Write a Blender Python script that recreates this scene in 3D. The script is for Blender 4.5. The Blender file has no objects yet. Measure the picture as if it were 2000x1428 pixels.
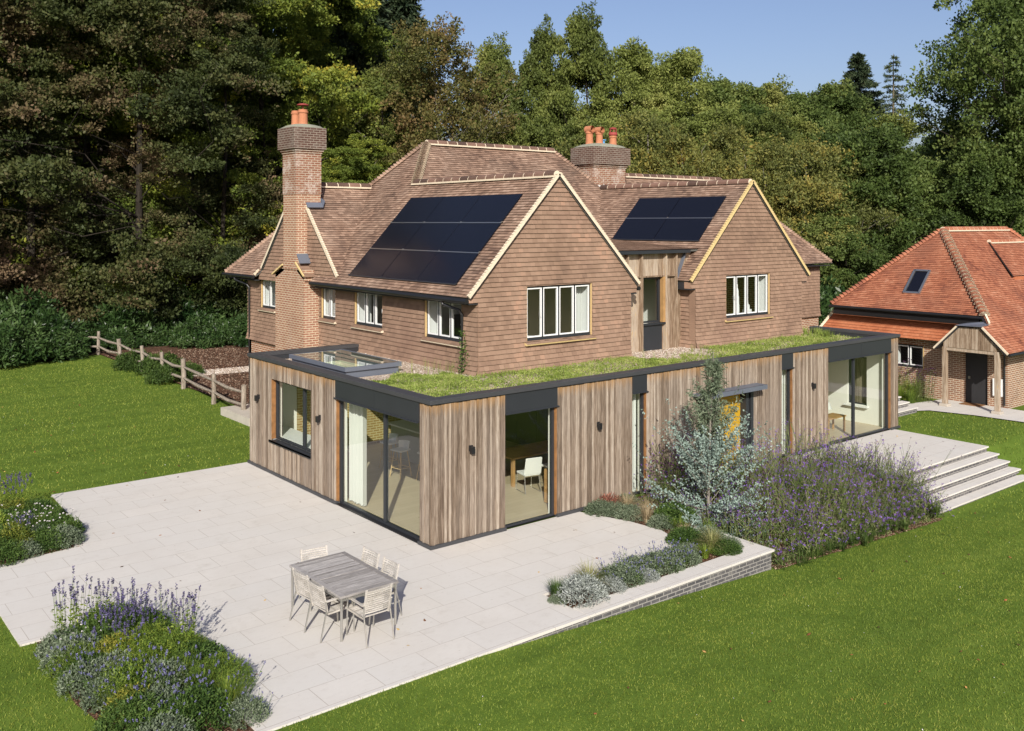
import bpy, math, random
import numpy as np
from mathutils import Vector, Matrix
D=bpy.data; SC=bpy.context.scene
COL=SC.collection
rad=math.radians
rnd=random.Random(7)
# ------------------------------------------------------------------ camera geometry
CF=1853.0; HY=434.0; CH=6.8
_a=math.atan(2297/1853)
Fv=(math.cos(_a),math.sin(_a)); Rv=(math.sin(_a),-math.cos(_a))
CAM=(-19.64*Fv[0]+1.685*Rv[0],-19.64*Fv[1]+1.685*Rv[1],CH)
def at(u,d):
    """ground position that lies d metres ahead of the viewpoint in direction u"""
    s=(u-1000)/CF*d
    return (CAM[0]+Fv[0]*d+Rv[0]*s, CAM[1]+Fv[1]*d+Rv[1]*s)
# ------------------------------------------------------------------ node helper
class NT:
    def __init__(s,name):
        s.m=D.materials.new(name); s.m.use_nodes=True
        s.t=s.m.node_tree; s.t.nodes.clear()
        s.out=s.t.nodes.new('ShaderNodeOutputMaterial')
    def n(s,ty,i=None,**k):
        nd=s.t.nodes.new('ShaderNode'+ty)
        for a,b in k.items(): setattr(nd,a,b)
        for a,b in (i or {}).items():
            if hasattr(b,'is_output'): s.t.links.new(b,nd.inputs[a])
            else: nd.inputs[a].default_value=b
        return nd
    def math(s,op,a,b=None,clamp=False):
        i={0:a}
        if b is not None: i[1]=b
        return s.n('Math',i,operation=op,use_clamp=clamp).outputs[0]
    def mix(s,f,a,b,bt='MIX'):
        nd=s.n('Mix',None,data_type='RGBA',blend_type=bt)
        for k,v in ((0,f),(6,a),(7,b)):
            if hasattr(v,'is_output'): s.t.links.new(v,nd.inputs[k])
            else: nd.inputs[k].default_value=v if k==0 else c4(v)
        return nd.outputs[2]
    def ramp(s,f,stops,interp='LINEAR'):
        nd=s.n('ValToRGB',{0:f}); r=nd.color_ramp; r.interpolation=interp
        while len(r.elements)<len(stops): r.elements.new(.5)
        for e,(p,c) in zip(r.elements,stops): e.position=p; e.color=c4(c)
        return nd.outputs[0]
    def pos(s,scale=(1,1,1)):
        g=s.n('NewGeometry'); mp=s.n('Mapping',{'Vector':g.outputs['Position'],'Scale':scale})
        return mp.outputs[0]
    def obj(s,scale=(1,1,1)):
        g=s.n('TexCoord'); mp=s.n('Mapping',{'Vector':g.outputs['Object'],'Scale':scale})
        return mp.outputs[0]
    def noise(s,vec,scale,detail=4,rough=.55,dist=0):
        return s.n('TexNoise',{'Vector':vec,'Scale':scale,'Detail':detail,'Roughness':rough,'Distortion':dist}).outputs[0]
    def rnd(s): return s.n('Attribute',attribute_name='rnd').outputs['Fac']
    def bump(s,h,st=.3,d=.02): return s.n('Bump',{'Height':h,'Strength':st,'Distance':d}).outputs[0]
    def surf(s,sh): s.t.links.new(sh,s.out.inputs[0]); return s.m
    def pbr(s,base,rough=.8,metal=0,spec=.3,nrm=None,**k):
        i={'Base Color':base if hasattr(base,'is_output') else c4(base),'Roughness':rough,'Metallic':metal,'Specular IOR Level':spec}
        if nrm is not None: i['Normal']=nrm
        i.update(k)
        return s.surf(s.n('BsdfPrincipled',i).outputs[0])
def c4(c): return (c[0],c[1],c[2],1.0) if len(c)==3 else c
MAT={}
def plain(name,c,rough=.7,metal=0,spec=.3,var=.12,sc=3.0,bump=.1):
    t=NT(name); f=t.noise(t.pos(),sc,5)
    b=t.mix(t.math('MULTIPLY',f,1.0),tuple(x*(1-var) for x in c),tuple(min(1,x*(1+var)) for x in c))
    nr=t.bump(t.noise(t.pos(),sc*14,3),bump,.01) if bump else None
    MAT[name]=t.pbr(b,rough,metal,spec,nr); return MAT[name]
def varied(name,stops,nscale=2.0,stretch=(1,1,1),w=.5,rough=.85,spec=.2,bump=.25,bsc=30,coarse=None,shade_grime=None):
    """colour ramp driven by a per-piece random value and noise"""
    t=NT(name); f=t.noise(t.pos(stretch),nscale,5)
    f=t.math('ADD',t.math('MULTIPLY',t.math('SUBTRACT',f,.5),(1-w)*2.4),t.math('ADD',t.math('MULTIPLY',t.math('SUBTRACT',t.rnd(),.5),w*1.6),.5),True)
    c=t.ramp(f,stops)
    if coarse: c=t.mix(t.math('MULTIPLY',t.ramp(t.noise(t.pos(),coarse[0],3),[(.45,(0,0,0)),(.7,(1,1,1))]),coarse[2]),c,coarse[1])
    if shade_grime and 'tile' in name and 'hung' not in name:
        sp=t.math('MULTIPLY',t.ramp(t.noise(t.pos(),26,2,.5),[(.66,(0,0,0)),(.72,(1,1,1))]),t.ramp(t.noise(t.pos(),.9,3),[(.45,(.1,.1,.1)),(.65,(1,1,1))])); c=t.mix(t.math('MULTIPLY',sp,.6),c,(.5,.46,.38))
    if shade_grime: c=t.mix(t.math('MULTIPLY',t.math('LESS_THAN',t.rnd(),-.1),shade_grime[1]),c,shade_grime[0])  # tile lips coloured dark: painted shade of the gap below, plus edge grime
    nr=t.bump(t.noise(t.pos(stretch),bsc,3),bump,.01) if bump else None
    MAT[name]=t.pbr(c,rough,0,spec,nr); return MAT[name]
def leafmat(name,stops,w=.5,ns=.35,trans=.35,rough=.6,hue=None):
    t=NT(name); f=t.noise(t.pos(),ns,3)
    if name=='grass_blade': f=t.math('ADD',t.math('MULTIPLY',f,.5),t.math('ADD',t.math('MULTIPLY',t.noise(t.pos((.16,1.3,1)),1.0,3,.6,.6),.2),t.math('MULTIPLY',t.noise(t.pos(),3.2,3),.18)))
    f=t.math('ADD',t.math('MULTIPLY',t.math('SUBTRACT',f,.5),(1-w)*3),t.math('ADD',t.math('MULTIPLY',t.math('SUBTRACT',t.rnd(),.5),w*1.5),.5))
    oi=t.n('ObjectInfo'); f=t.math('ADD',f,t.math('MULTIPLY',t.math('SUBTRACT',oi.outputs['Random'],.5),.25),True)
    c=t.ramp(f,stops)
    if name=='grass_blade':
        c=t.mix(t.math('MULTIPLY',t.ramp(t.noise(t.pos((.7,1.2,1)),.55,5,.65),[(.47,(0,0,0)),(.66,(1,1,1))]),.5),c,(.26,.285,.05))
        c=t.mix(t.math('MULTIPLY',t.ramp(t.noise(t.pos((1.1,.8,1)),.42,4,.6),[(.50,(0,0,0)),(.68,(1,1,1))]),.4),c,(.075,.135,.022))
    p=t.n('BsdfPrincipled',{'Base Color':c,'Roughness':rough,'Specular IOR Level':.25})
    tr=t.n('BsdfTranslucent',{'Color':t.mix(.6,c,(.25,.35,.03),'MULTIPLY') if False else c})
    mx=t.n('MixShader',{0:trans,1:p.outputs[0],2:tr.outputs[0]})
    MAT[name]=t.surf(mx.outputs[0]); return MAT[name]
def brickmat(name,c1,c2,mortar,lichen=None,bw=.225,rh=.075,ms=.012,dirt=.35,pale=.0):
    t=NT(name); g=t.n('NewGeometry'); sp=t.n('SeparateXYZ',{0:g.outputs['Position']})
    v=t.n('CombineXYZ',{0:t.math('ADD',sp.outputs[0],sp.outputs[1]),1:sp.outputs[2]}).outputs[0]
    b=t.n('TexBrick',{'Vector':v,'Color1':c4(c1),'Color2':c4(c2),'Mortar':c4(mortar),'Scale':1.0,'Mortar Size':ms,'Mortar Smooth':.2,'Bias':0.0,'Brick Width':bw,'Row Height':rh},offset=.5)
    n1=t.noise(t.pos(),9,4,.7); n2=t.noise(t.pos(),1.3,4,.6)
    c=t.mix(t.math('MULTIPLY',n1,dirt*1.6),b.outputs[0],tuple(x*.45 for x in c1))
    c=t.mix(b.outputs[1],c,mortar)
    c=t.mix(t.math('MULTIPLY',t.ramp(n2,[(.5,(0,0,0)),(.75,(1,1,1))]),.4),c,tuple(x*.5 for x in c2))
    if lichen:
        lf=t.math('MULTIPLY',t.ramp(t.noise(t.pos(),2.2,6,.75),[(.48,(0,0,0)),(.62,(1,1,1))]),t.ramp(t.noise(t.pos(),22,3),[(.35,(.2,.2,.2)),(.6,(1,1,1))]))
        c=t.mix(t.math('MULTIPLY',lf,lichen[1]),c,lichen[0])
    h=t.math('SUBTRACT',t.math('MULTIPLY',n1,.3),b.outputs[1])
    MAT[name]=t.pbr(c,.9,0,.15,t.bump(h,.7,.012)); return MAT[name]
# ------------------------------------------------------------------ materials
roof_stops=[(0,(0.1236,0.0775,0.05686)),(.3,(0.2059,0.1313,0.0927)),(.6,(0.278,0.1809,0.1284)),(.85,(0.345,0.2368,0.1737)),(1,(0.4221,0.2906,0.2053))]
varied('roof_tile',roof_stops,.8,w=.38,bump=.3,coarse=(.6,(.15,.115,.09),.4),shade_grime=((.035,.022,.017),.95))
varied('hung_tile',[(0,(.17,.112,.078)),(.4,(.232,.151,.104)),(.75,(.275,.183,.128)),(1,(.34,.21,.143))],.7,w=.3,bump=.3,coarse=(.5,(.19,.115,.085),.4),shade_grime=((.05,.03,.022),.9))
varied('ridge_tile',[(0,(.07,.045,.036)),(.5,(.13,.08,.06)),(1,(.2,.12,.09))],2,w=.6)
varied('orange_tile',[(0,(.17,.06,.038)),(.35,(.30,.11,.06)),(.7,(.37,.148,.082)),(1,(.47,.235,.145))],.9,w=.33,bump=.3,coarse=(.8,(.22,.095,.06),.6),shade_grime=((.10,.03,.016),.9))
varied('orange_hung',[(0,(.30,.095,.045)),(.5,(.38,.13,.06)),(1,(.44,.17,.085))],.9,w=.3,bump=.3,shade_grime=((.12,.03,.016),.9))
plain('mortar_cream',(.62,.535,.40),.9,var=.25,sc=9,bump=.3)
plain('mortar_yellow',(.56,.43,.2),.9,var=.25,sc=9,bump=.3)
plain('lead',(.16,.18,.22),.5,.4,.4)
plain('charcoal',(.038,.042,.048),.42,.35,.45,var=.12,sc=1.5,bump=.03)
plain('coping_metal',(.062,.064,.068),.5,.3,.4,var=.18,sc=1.2,bump=.03)
plain('black_metal',(.013,.013,.014),.4,0,.5,bump=0)
plain('white_paint',(.72,.73,.72),.45,0,.4,var=.03,bump=0)
plain('wall_white',(.68,.68,.64),.8,var=.02,bump=0)
plain('curtain_cloth',(.52,.53,.51),.9,var=.03,bump=0)
plain('steel',(.55,.54,.5),.28,.9,.5,var=.05,bump=0)
plain('pot_clay',(.40,.165,.085),.8,var=.2,sc=8)
plain('pot_red',(.28,.05,.045),.6,var=.2,sc=8)
plain('flaunching',(.25,.25,.19),.95,var=.3,sc=6,bump=.5)
plain('oak_new',(.34,.20,.08),.75,var=.4,sc=5)
plain('reveal_orange',(.235,.115,.042),.75,var=.6,sc=7)
plain('plywood',(.5,.36,.17),.6,var=.1)
plain('dark_room',(.10,.10,.09),.9,bump=0)
plain('kitchen_grey',(.36,.38,.33),.4,var=.05,bump=0)
plain('yellow_door',(.46,.28,.02),.45,var=.05,bump=0)
plain('door_dark',(.03,.03,.032),.5,bump=0)
plain('concrete',(.42,.39,.33),.9,var=.2,sc=4,bump=.4)
plain('foot_stone',(.4,.36,.3),.9,var=.2)
plain('mat_brown',(.2,.1,.04),.95)
plain('blue_plastic',(.1,.3,.55),.4)
brickmat('brick_chimney',(.30,.135,.085),(.37,.20,.125),(.52,.43,.31),((.55,.52,.46),.12),dirt=.3)
brickmat('brick_dirty',(.25,.11,.07),(.31,.145,.09),(.40,.33,.25),((.66,.62,.56),.6),dirt=.45)
brickmat('brick_cap',(.12,.068,.052),(.165,.09,.068),(.25,.21,.17),((.3,.28,.24),.3),dirt=.7)
brickmat('brick_red',(.36,.16,.09),(.29,.13,.08),(.55,.47,.36),None)
brickmat('brick_annex',(.33,.17,.10),(.22,.12,.08),(.5,.43,.33),None)
brickmat('brick_yellow',(.40,.26,.11),(.34,.2,.09),(.5,.42,.26),None)
brickmat('brick_blue',(.085,.085,.09),(.135,.13,.132),(.27,.26,.24),((.25,.24,.22),.75),dirt=.4)
def timber_mat():
    t=NT('larch_cladding'); g=t.n('NewGeometry'); sp=t.n('SeparateXYZ',{0:g.outputs['Position']})
    bo=t.n('CombineXYZ',{0:t.math('MULTIPLY',t.rnd(),37.0),1:t.math('MULTIPLY',t.rnd(),11.0),2:t.math('MULTIPLY',t.rnd(),91.0)}).outputs[0]
    pv=lambda s: t.n('VectorMath',{0:t.pos(s),1:bo},operation='ADD').outputs[0]
    f=t.noise(pv((26,26,1.3)),1.6,6,.68,.5)
    f=t.math('ADD',t.math('MULTIPLY',t.math('SUBTRACT',f,.5),1.7),t.math('ADD',t.math('MULTIPLY',t.math('SUBTRACT',t.rnd(),.5),.62),.47),True)
    c=t.ramp(f,[(0,(.085,.062,.044)),(.28,(.165,.125,.09)),(.5,(.245,.195,.148)),(.75,(.335,.28,.22)),(1,(.47,.41,.335))])
    ov=t.noise(t.pos((1,1,.35)),1.1,3)
    c=t.mix(t.math('MULTIPLY',t.ramp(ov,[(.45,(0,0,0)),(.65,(1,1,1))]),.3),c,(.26,.225,.19))
    fine=t.ramp(t.noise(pv((60,60,1.6)),1.5,4,.7),[(.36,(1,1,1)),(.46,(0,0,0))]); c=t.mix(t.math('MULTIPLY',fine,.5),c,(.06,.042,.03))
    st=t.n('MapRange',{'Value':t.math('ADD',sp.outputs[2],t.math('MULTIPLY',t.noise(t.pos((16,16,1)),1.2,4),.55)),'From Min':3.02,'From Max':3.38,'To Min':0.0,'To Max':.85}).outputs[0]
    c=t.mix(st,c,(.33,.185,.065))
    h=t.noise(t.pos((40,40,1.5)),2.0,5)
    MAT['larch']=t.pbr(c,.8,0,.2,t.bump(h,.35,.01))
timber_mat()
def timber2():
    t=NT('weathered_oak'); f=t.noise(t.pos((16,16,1.2)),1.6,6,.65,.5)
    f=t.math('ADD',t.math('MULTIPLY',t.math('SUBTRACT',f,.5),1.8),t.math('ADD',t.math('MULTIPLY',t.math('SUBTRACT',t.rnd(),.5),.5),.5),True)
    c=t.ramp(f,[(0,(.10,.065,.04)),(.35,(.21,.15,.10)),(.6,(.32,.25,.18)),(.85,(.40,.34,.27)),(1,(.45,.30,.13))])
    MAT['weathered']=t.pbr(c,.85,0,.2,t.bump(t.noise(t.pos((40,40,2)),2,5),.3,.01))
timber2()
def grey_oak():
    t=NT('grey_teak'); f=t.noise(t.obj((3,30,30)),1.6,6,.65,.3)
    f=t.math('ADD',t.math('MULTIPLY',t.math('SUBTRACT',f,.5),1.6),t.math('ADD',t.math('MULTIPLY',t.math('SUBTRACT',t.rnd(),.5),.5),.5),True)
    c=t.ramp(f,[(0,(.13,.12,.11)),(.5,(.27,.255,.24)),(1,(.46,.44,.42))])
    MAT['grey_teak']=t.pbr(c,.85,0,.2)
    t=NT('pale_teak'); f=t.noise(t.obj((30,3,30)),1.6,6,.65,.3)
    f=t.math('ADD',t.math('MULTIPLY',t.math('SUBTRACT',f,.5),1.6),t.math('ADD',t.math('MULTIPLY',t.math('SUBTRACT',t.rnd(),.5),.5),.5),True)
    c=t.ramp(f,[(0,(.27,.25,.215)),(.5,(.43,.405,.36)),(1,(.6,.57,.52))])
    MAT['pale_teak']=t.pbr(c,.85,0,.2)
grey_oak()
def glass():
    for nm,tint,base in (('glass',(.92,.955,.91),.055),('glass_up',(.86,.89,.88),.04),('skylight_glass',(.86,.95,.80),.10)):
        t=NT(nm); fc=t.n('LayerWeight',{'Blend':.5}).outputs['Facing']
        f=t.math('ADD',t.math('MULTIPLY',t.math('POWER',fc,5.0),.85),base+.03,True)
        m=t.n('MixShader',{0:f,1:t.n('BsdfTransparent',{0:c4(tint)}).outputs[0],2:t.n('BsdfGlossy',{0:(.95,.97,1,1),'Roughness':.0}).outputs[0]})
        MAT[nm]=t.surf(m.outputs[0])
glass()
def solar():
    t=NT('solar_cells'); v=t.obj()
    w=t.n('TexWave',{'Vector':v,'Scale':14.0,'Distortion':0,'Detail':0},bands_direction='Y').outputs['Fac']
    c=t.mix(t.math('MULTIPLY',t.ramp(w,[(.9,(0,0,0)),(.98,(1,1,1))]),.5),(.006,.007,.012),(.016,.018,.03))
    MAT['solar']=t.pbr(c,.2,0,.3)
solar()
def floor():
    t=NT('oak_floor'); b=t.n('TexBrick',{'Vector':t.pos(),'Color1':(.50,.42,.28,1),'Color2':(.42,.34,.22,1),'Mortar':(.3,.24,.15,1),'Scale':1.0,'Mortar Size':.004,'Brick Width':1.8,'Row Height':.18},offset=.37)
    c=t.mix(t.noise(t.pos((.8,8,1)),3,4),b.outputs[0],(.42,.36,.25))
    MAT['oak_floor']=t.pbr(c,.45,0,.3)
floor()
def paving():
    t=NT('limestone_paving')
    b=t.n('TexBrick',{'Vector':t.pos(),'Color1':(.63,.605,.555,1),'Color2':(.555,.535,.49,1),'Mortar':(.33,.29,.245,1),'Scale':1.0,'Mortar Size':.0045,'Mortar Smooth':.3,'Brick Width':.93,'Row Height':.62,'Bias':.1},offset=.5)
    n1=t.noise(t.pos(),.9,5,.6); n2=t.noise(t.pos((1,2.5,1)),5,5,.7)
    jn=t.ramp(t.noise(t.pos(),1.6,3),[(.42,(0,0,0)),(.62,(1,1,1))])
    c=t.mix(t.math('MULTIPLY',b.outputs[1],t.math('ADD',t.math('MULTIPLY',jn,.75),.02)),b.outputs[0],(.24,.2,.15))
    c=t.mix(t.ramp(n1,[(.35,(0,0,0)),(.7,(.5,.5,.5))]),c,(.52,.49,.44))
    c=t.mix(t.math('MULTIPLY',t.ramp(n2,[(.5,(0,0,0)),(.75,(1,1,1))]),.22),c,(.42,.39,.35))
    b2=t.n('TexBrick',{'Vector':t.pos(),'Color1':(.0,.0,.0,1),'Color2':(1,1,1,1),'Mortar':(.5,.5,.5,1),'Scale':1.0,'Mortar Size':.0,'Brick Width':.93,'Row Height':.62},offset=.5)
    c=t.mix(.05,c,b2.outputs[0],'OVERLAY')
    sp=t.ramp(t.noise(t.pos(),2.1,6,.72),[(.56,(0,0,0)),(.74,(1,1,1))]); c=t.mix(t.math('MULTIPLY',sp,.28),c,(.34,.30,.24))
    sp2=t.ramp(t.noise(t.pos(),17,2,.5),[(.70,(0,0,0)),(.74,(1,1,1))]); c=t.mix(t.math('MULTIPLY',sp2,.45),c,(.28,.25,.2))
    MAT['paving']=t.pbr(c,.75,0,.25,t.bump(t.math('SUBTRACT',n2,b.outputs[1]),.12,.006))
paving()
def ground_mats():
    t=NT('lawn_soil'); n1=t.noise(t.pos(),.35,4,.6); n2=t.noise(t.pos(),2.4,5,.65); n3=t.noise(t.pos(),38,3,.7)
    # broad mowing swathes plus patchy growth
    f=t.math('ADD',t.math('MULTIPLY',t.noise(t.pos((.16,1.3,1)),1.0,3,.6,.6),.32),t.math('ADD',t.math('MULTIPLY',n2,.3),t.math('MULTIPLY',n3,.35)))
    c=t.ramp(f,[(.3,(0.056,0.0918,0.0132)),(.5,(0.0952,0.1512,0.0198)),(.65,(0.1456,0.2052,0.033)),(.85,(0.2128,0.2484,0.055))])
    MAT['lawn']=t.pbr(c,.95,0,.1,t.bump(n3,.6,.02))
    for nm,a,b,c_,sc in (('mulch',(.028,.014,.008),(.10,.05,.028),(.20,.12,.08),34),('gravel',(.24,.17,.11),(.50,.40,.30),(.72,.64,.54),30),('forest_soil',(.014,.012,.006),(.03,.026,.012),(.06,.045,.02),8)):
        t=NT(nm+'_bed'); v=t.n('TexVoronoi',{'Vector':t.pos(),'Scale':float(sc)}); n=t.noise(t.pos(),3,4)
        sx=t.n('SeparateColor',{0:v.outputs['Color']}).outputs[0]
        f=t.math('ADD',t.math('MULTIPLY',sx,.75),t.math('MULTIPLY',n,.25))
        c=t.ramp(f,[(.15,a),(.5,b),(.9,c_)])
        MAT[nm]=t.pbr(c,.95,0,.15,t.bump(v.outputs['Distance'],.9,.03))
    varied('chips',[(0,(.03,.014,.008)),(.5,(.12,.06,.035)),(.85,(.22,.13,.085)),(1,(.36,.27,.19))],5,w=.85,bump=0)
    varied('pebbles',[(0,(.20,.13,.08)),(.4,(.45,.34,.25)),(.8,(.65,.56,.46)),(1,(.8,.74,.66))],5,w=.9,bump=0)
    varied('dead_leaf',[(0,(.06,.03,.015)),(.5,(.2,.08,.03)),(.8,(.35,.13,.05)),(1,(.5,.33,.1))],5,w=.95,bump=0)
ground_mats()
def bark(name,a,b):
    t=NT(name); f=t.noise(t.pos((3,3,.8)),3,6,.7); MAT[name]=t.pbr(t.ramp(f,[(.3,a),(.7,b)]),.95,0,.1,t.bump(f,.8,.05))
bark('bark_dark',(.012,.010,.008),(.05,.043,.034)); bark('bark_pale',(.13,.115,.09),(.30,.28,.24)); bark('bark_spruce',(.08,.07,.05),(.16,.14,.09))
bark('post_wood',(.12,.10,.075),(.38,.33,.27))
leafmat('leaf_copper',[(0,(.026,.038,.012)),(.28,(.062,.082,.024)),(.48,(.09,.098,.032)),(.64,(.135,.105,.05)),(.84,(.205,.14,.082)),(1,(.28,.19,.12))],w=.38,ns=.16)
leafmat('leaf_beech',[(0,(0.03675,0.0616,0.012)),(.3,(0.08925,0.1288,0.022)),(.55,(0.147,0.196,0.032)),(.8,(0.252,0.28,0.042)),(1,(0.441,0.3808,0.055))],w=.42,ns=.16)
leafmat('leaf_autumn',[(0,(.06,.072,.02)),(.35,(.11,.115,.03)),(.6,(.165,.13,.045)),(.85,(.21,.13,.06)),(1,(.27,.14,.08))],w=.55,ns=.2)
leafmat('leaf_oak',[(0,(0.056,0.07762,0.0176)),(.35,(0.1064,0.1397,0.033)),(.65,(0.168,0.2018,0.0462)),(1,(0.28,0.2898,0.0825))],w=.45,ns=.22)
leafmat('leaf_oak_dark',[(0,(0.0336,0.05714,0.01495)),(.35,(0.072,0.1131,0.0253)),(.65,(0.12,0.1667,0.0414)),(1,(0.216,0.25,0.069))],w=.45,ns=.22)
leafmat('leaf_lime',[(0,(0.08925,0.1164,0.026)),(.4,(0.1575,0.1973,0.045)),(.75,(0.2205,0.2581,0.065)),(1,(0.3255,0.334,0.1))],w=.45,ns=.2)
leafmat('leaf_scrub',[(0,(.07,.085,.025)),(.4,(.145,.165,.045)),(.7,(.23,.22,.055)),(.9,(.34,.27,.06)),(1,(.36,.22,.07))],w=.55,ns=.25)
leafmat('leaf_spruce',[(0,(.014,.028,.014)),(.5,(.04,.062,.028)),(1,(.08,.10,.045))],w=.5,ns=.3,trans=.1)
leafmat('leaf_rhodo',[(0,(.014,.034,.01)),(.5,(.034,.068,.018)),(1,(.085,.135,.045))],w=.55,ns=.5,trans=.15,rough=.35)
leafmat('leaf_shrub',[(0,(.03,.06,.012)),(.5,(.07,.12,.025)),(1,(.15,.2,.05))],w=.55,ns=.8)
leafmat('grass_blade',[(0,(0.05832,0.09752,0.0115)),(.35,(0.1426,0.2011,0.0253)),(.65,(0.2268,0.2865,0.0414)),(1,(0.3629,0.3779,0.0805))],w=.48,ns=.45,trans=.3)
leafmat('sedum',[(0,(0.1056,0.14,0.027)),(.3,(0.1848,0.26,0.045)),(.6,(0.2904,0.37,0.081)),(1,(0.4576,0.46,0.18))],w=.4,ns=1.4)
leafmat('leaf_silver',[(0,(0.1118,0.153,0.1247)),(.5,(0.1978,0.27,0.2279)),(1,(0.3096,0.396,0.344))],w=.6,ns=1.2,trans=.2)
leafmat('leaf_silver_green',[(0,(.075,.105,.06)),(.5,(.135,.175,.105)),(1,(.23,.27,.18))],w=.6,ns=1.2,trans=.2)
leafmat('leaf_lavender',[(0,(.16,.18,.15)),(.5,(.28,.31,.28)),(1,(.42,.45,.42))],w=.6,ns=2,trans=.2)
leafmat('leaf_green',[(0,(.03,.065,.015)),(.5,(.07,.13,.025)),(1,(.14,.21,.05))],w=.6,ns=1.5)
leafmat('leaf_bright',[(0,(.07,.12,.02)),(.5,(.14,.22,.03)),(1,(.30,.36,.05))],w=.6,ns=1.5)
leafmat('leaf_yellow',[(0,(.08,.12,.018)),(.5,(.15,.19,.03)),(1,(.34,.31,.05))],w=.6,ns=1.5)
leafmat('feather_grass',[(0,(.12,.15,.04)),(.5,(.25,.27,.09)),(1,(.46,.42,.2))],w=.7,ns=2)
leafmat('feather_pale',[(0,(.25,.2,.1)),(.5,(.42,.34,.2)),(1,(.6,.5,.34))],w=.7,ns=2)
leafmat('verbena_stem',[(0,(.05,.085,.022)),(.5,(.10,.15,.04)),(1,(.23,.25,.10))],w=.6,ns=1)
leafmat('flower_purple',[(0,(.10,.04,.22)),(.5,(.19,.09,.42)),(1,(.33,.2,.6))],w=.9,ns=2,trans=.2)
leafmat('flower_dusk',[(0,(.06,.025,.05)),(.6,(.13,.055,.12)),(1,(.24,.12,.24))],w=.9,ns=2,trans=.2)
leafmat('flower_blue',[(0,(.10,.10,.22)),(.5,(.17,.17,.33)),(1,(.28,.28,.46))],w=.9,ns=2,trans=.2)
leafmat('flower_spike',[(0,(.045,.045,.06)),(.5,(.085,.075,.16)),(1,(.15,.125,.28))],w=.9,ns=2,trans=.1)
leafmat('flower_white',[(0,(.65,.62,.6)),(1,(.85,.82,.82))],w=.9,ns=2,trans=.2)
leafmat('leaf_red',[(0,(.14,.05,.035)),(.5,(.27,.10,.07)),(1,(.4,.2,.12))],w=.7,ns=2,trans=.2)
# ------------------------------------------------------------------ mesh builder
class MB:
    def __init__(s): s.v=[]; s.f=[]; s.r=[]
    def face(s,pts,r=None):
        i=len(s.v); s.v+= [tuple(p) for p in pts]; s.f.append(tuple(range(i,i+len(pts)))); s.r.append(rnd.random() if r is None else r)
    def box(s,a,b,r=None):
        x0,y0,z0=a; x1,y1,z1=b
        if x0>x1:x0,x1=x1,x0
        if y0>y1:y0,y1=y1,y0
        if z0>z1:z0,z1=z1,z0
        i=len(s.v); s.v+=[(x0,y0,z0),(x1,y0,z0),(x1,y1,z0),(x0,y1,z0),(x0,y0,z1),(x1,y0,z1),(x1,y1,z1),(x0,y1,z1)]
        r=rnd.random() if r is None else r
        for q in ((0,3,2,1),(4,5,6,7),(0,1,5,4),(1,2,6,5),(2,3,7,6),(3,0,4,7)): s.f.append(tuple(i+k for k in q)); s.r.append(r)
        return s
    def prism(s,pts,ax,h,r=None):
        """extrude a planar polygon (list of 3D points) by the vector h"""
        r=rnd.random() if r is None else r
        i=len(s.v); n=len(pts); s.v+=[tuple(p) for p in pts]+[(p[0]+h[0],p[1]+h[1],p[2]+h[2]) for p in pts]
        s.f.append(tuple(range(i,i+n))); s.f.append(tuple(range(i+2*n-1,i+n-1,-1))); s.r+=[r,r]
        for k in range(n): s.f.append((i+k,i+(k+1)%n,i+n+(k+1)%n,i+n+k)); s.r.append(r)
        return s
    def tube(s,path,radii,seg=8,cap=True,r=None):
        P=[Vector(p) for p in path]
        if not hasattr(radii,'__len__'): radii=[radii]*len(P)
        r=rnd.random() if r is None else r
        base=len(s.v); ref=None
        for k,p in enumerate(P):
            d=(P[min(k+1,len(P)-1)]-P[max(k-1,0)])
            if d.length<1e-9: d=Vector((0,0,1))
            d.normalize()
            if ref is None: ref=Vector((0,0,1)) if abs(d.z)<.9 else Vector((1,0,0))
            a=d.cross(ref).normalized(); b=d.cross(a).normalized(); ref=-a.cross(d)*-1 if False else ref
            for j in range(seg):
                t=2*math.pi*j/seg; q=p+(a*math.cos(t)+b*math.sin(t))*radii[k]; s.v.append(tuple(q))
        for k in range(len(P)-1):
            for j in range(seg):
                A=base+k*seg+j; B=base+k*seg+(j+1)%seg; s.f.append((A,B,B+seg,A+seg)); s.r.append(r)
        if cap:
            s.f.append(tuple(base+j for j in range(seg))[::-1]); s.f.append(tuple(base+(len(P)-1)*seg+j for j in range(seg))); s.r+=[r,r]
        return s
    def beam(s,a,b,w,h,up=(0,0,1),r=None):
        """rectangular bar from a to b; w across, h along up"""
        a=Vector(a); b=Vector(b); d=(b-a).normalized(); u=Vector(up); u=(u-d*u.dot(d)).normalized(); x=d.cross(u).normalized()
        i=len(s.v); r=rnd.random() if r is None else r
        for p in (a,b):
            for su,sx in ((-1,-1),(-1,1),(1,1),(1,-1)): s.v.append(tuple(p+u*su*h/2+x*sx*w/2))
        for q in ((3,2,1,0),(4,5,6,7),(0,1,5,4),(1,2,6,5),(2,3,7,6),(3,0,4,7)): s.f.append(tuple(i+k for k in q)); s.r.append(r)
        return s
    def lathe(s,c,prof,seg=14,r=None):
        r=rnd.random() if r is None else r
        base=len(s.v)
        for (q,z) in prof:
            for j in range(seg):
                t=2*math.pi*j/seg; s.v.append((c[0]+q*math.cos(t),c[1]+q*math.sin(t),c[2]+z))
        for k in range(len(prof)-1):
            for j in range(seg):
                A=base+k*seg+j; B=base+k*seg+(j+1)%seg; s.f.append((A,B,B+seg,A+seg)); s.r.append(r)
        s.f.append(tuple(base+j for j in range(seg))[::-1]); s.f.append(tuple(base+(len(prof)-1)*seg+j for j in range(seg))); s.r+=[r,r]
        return s
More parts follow.
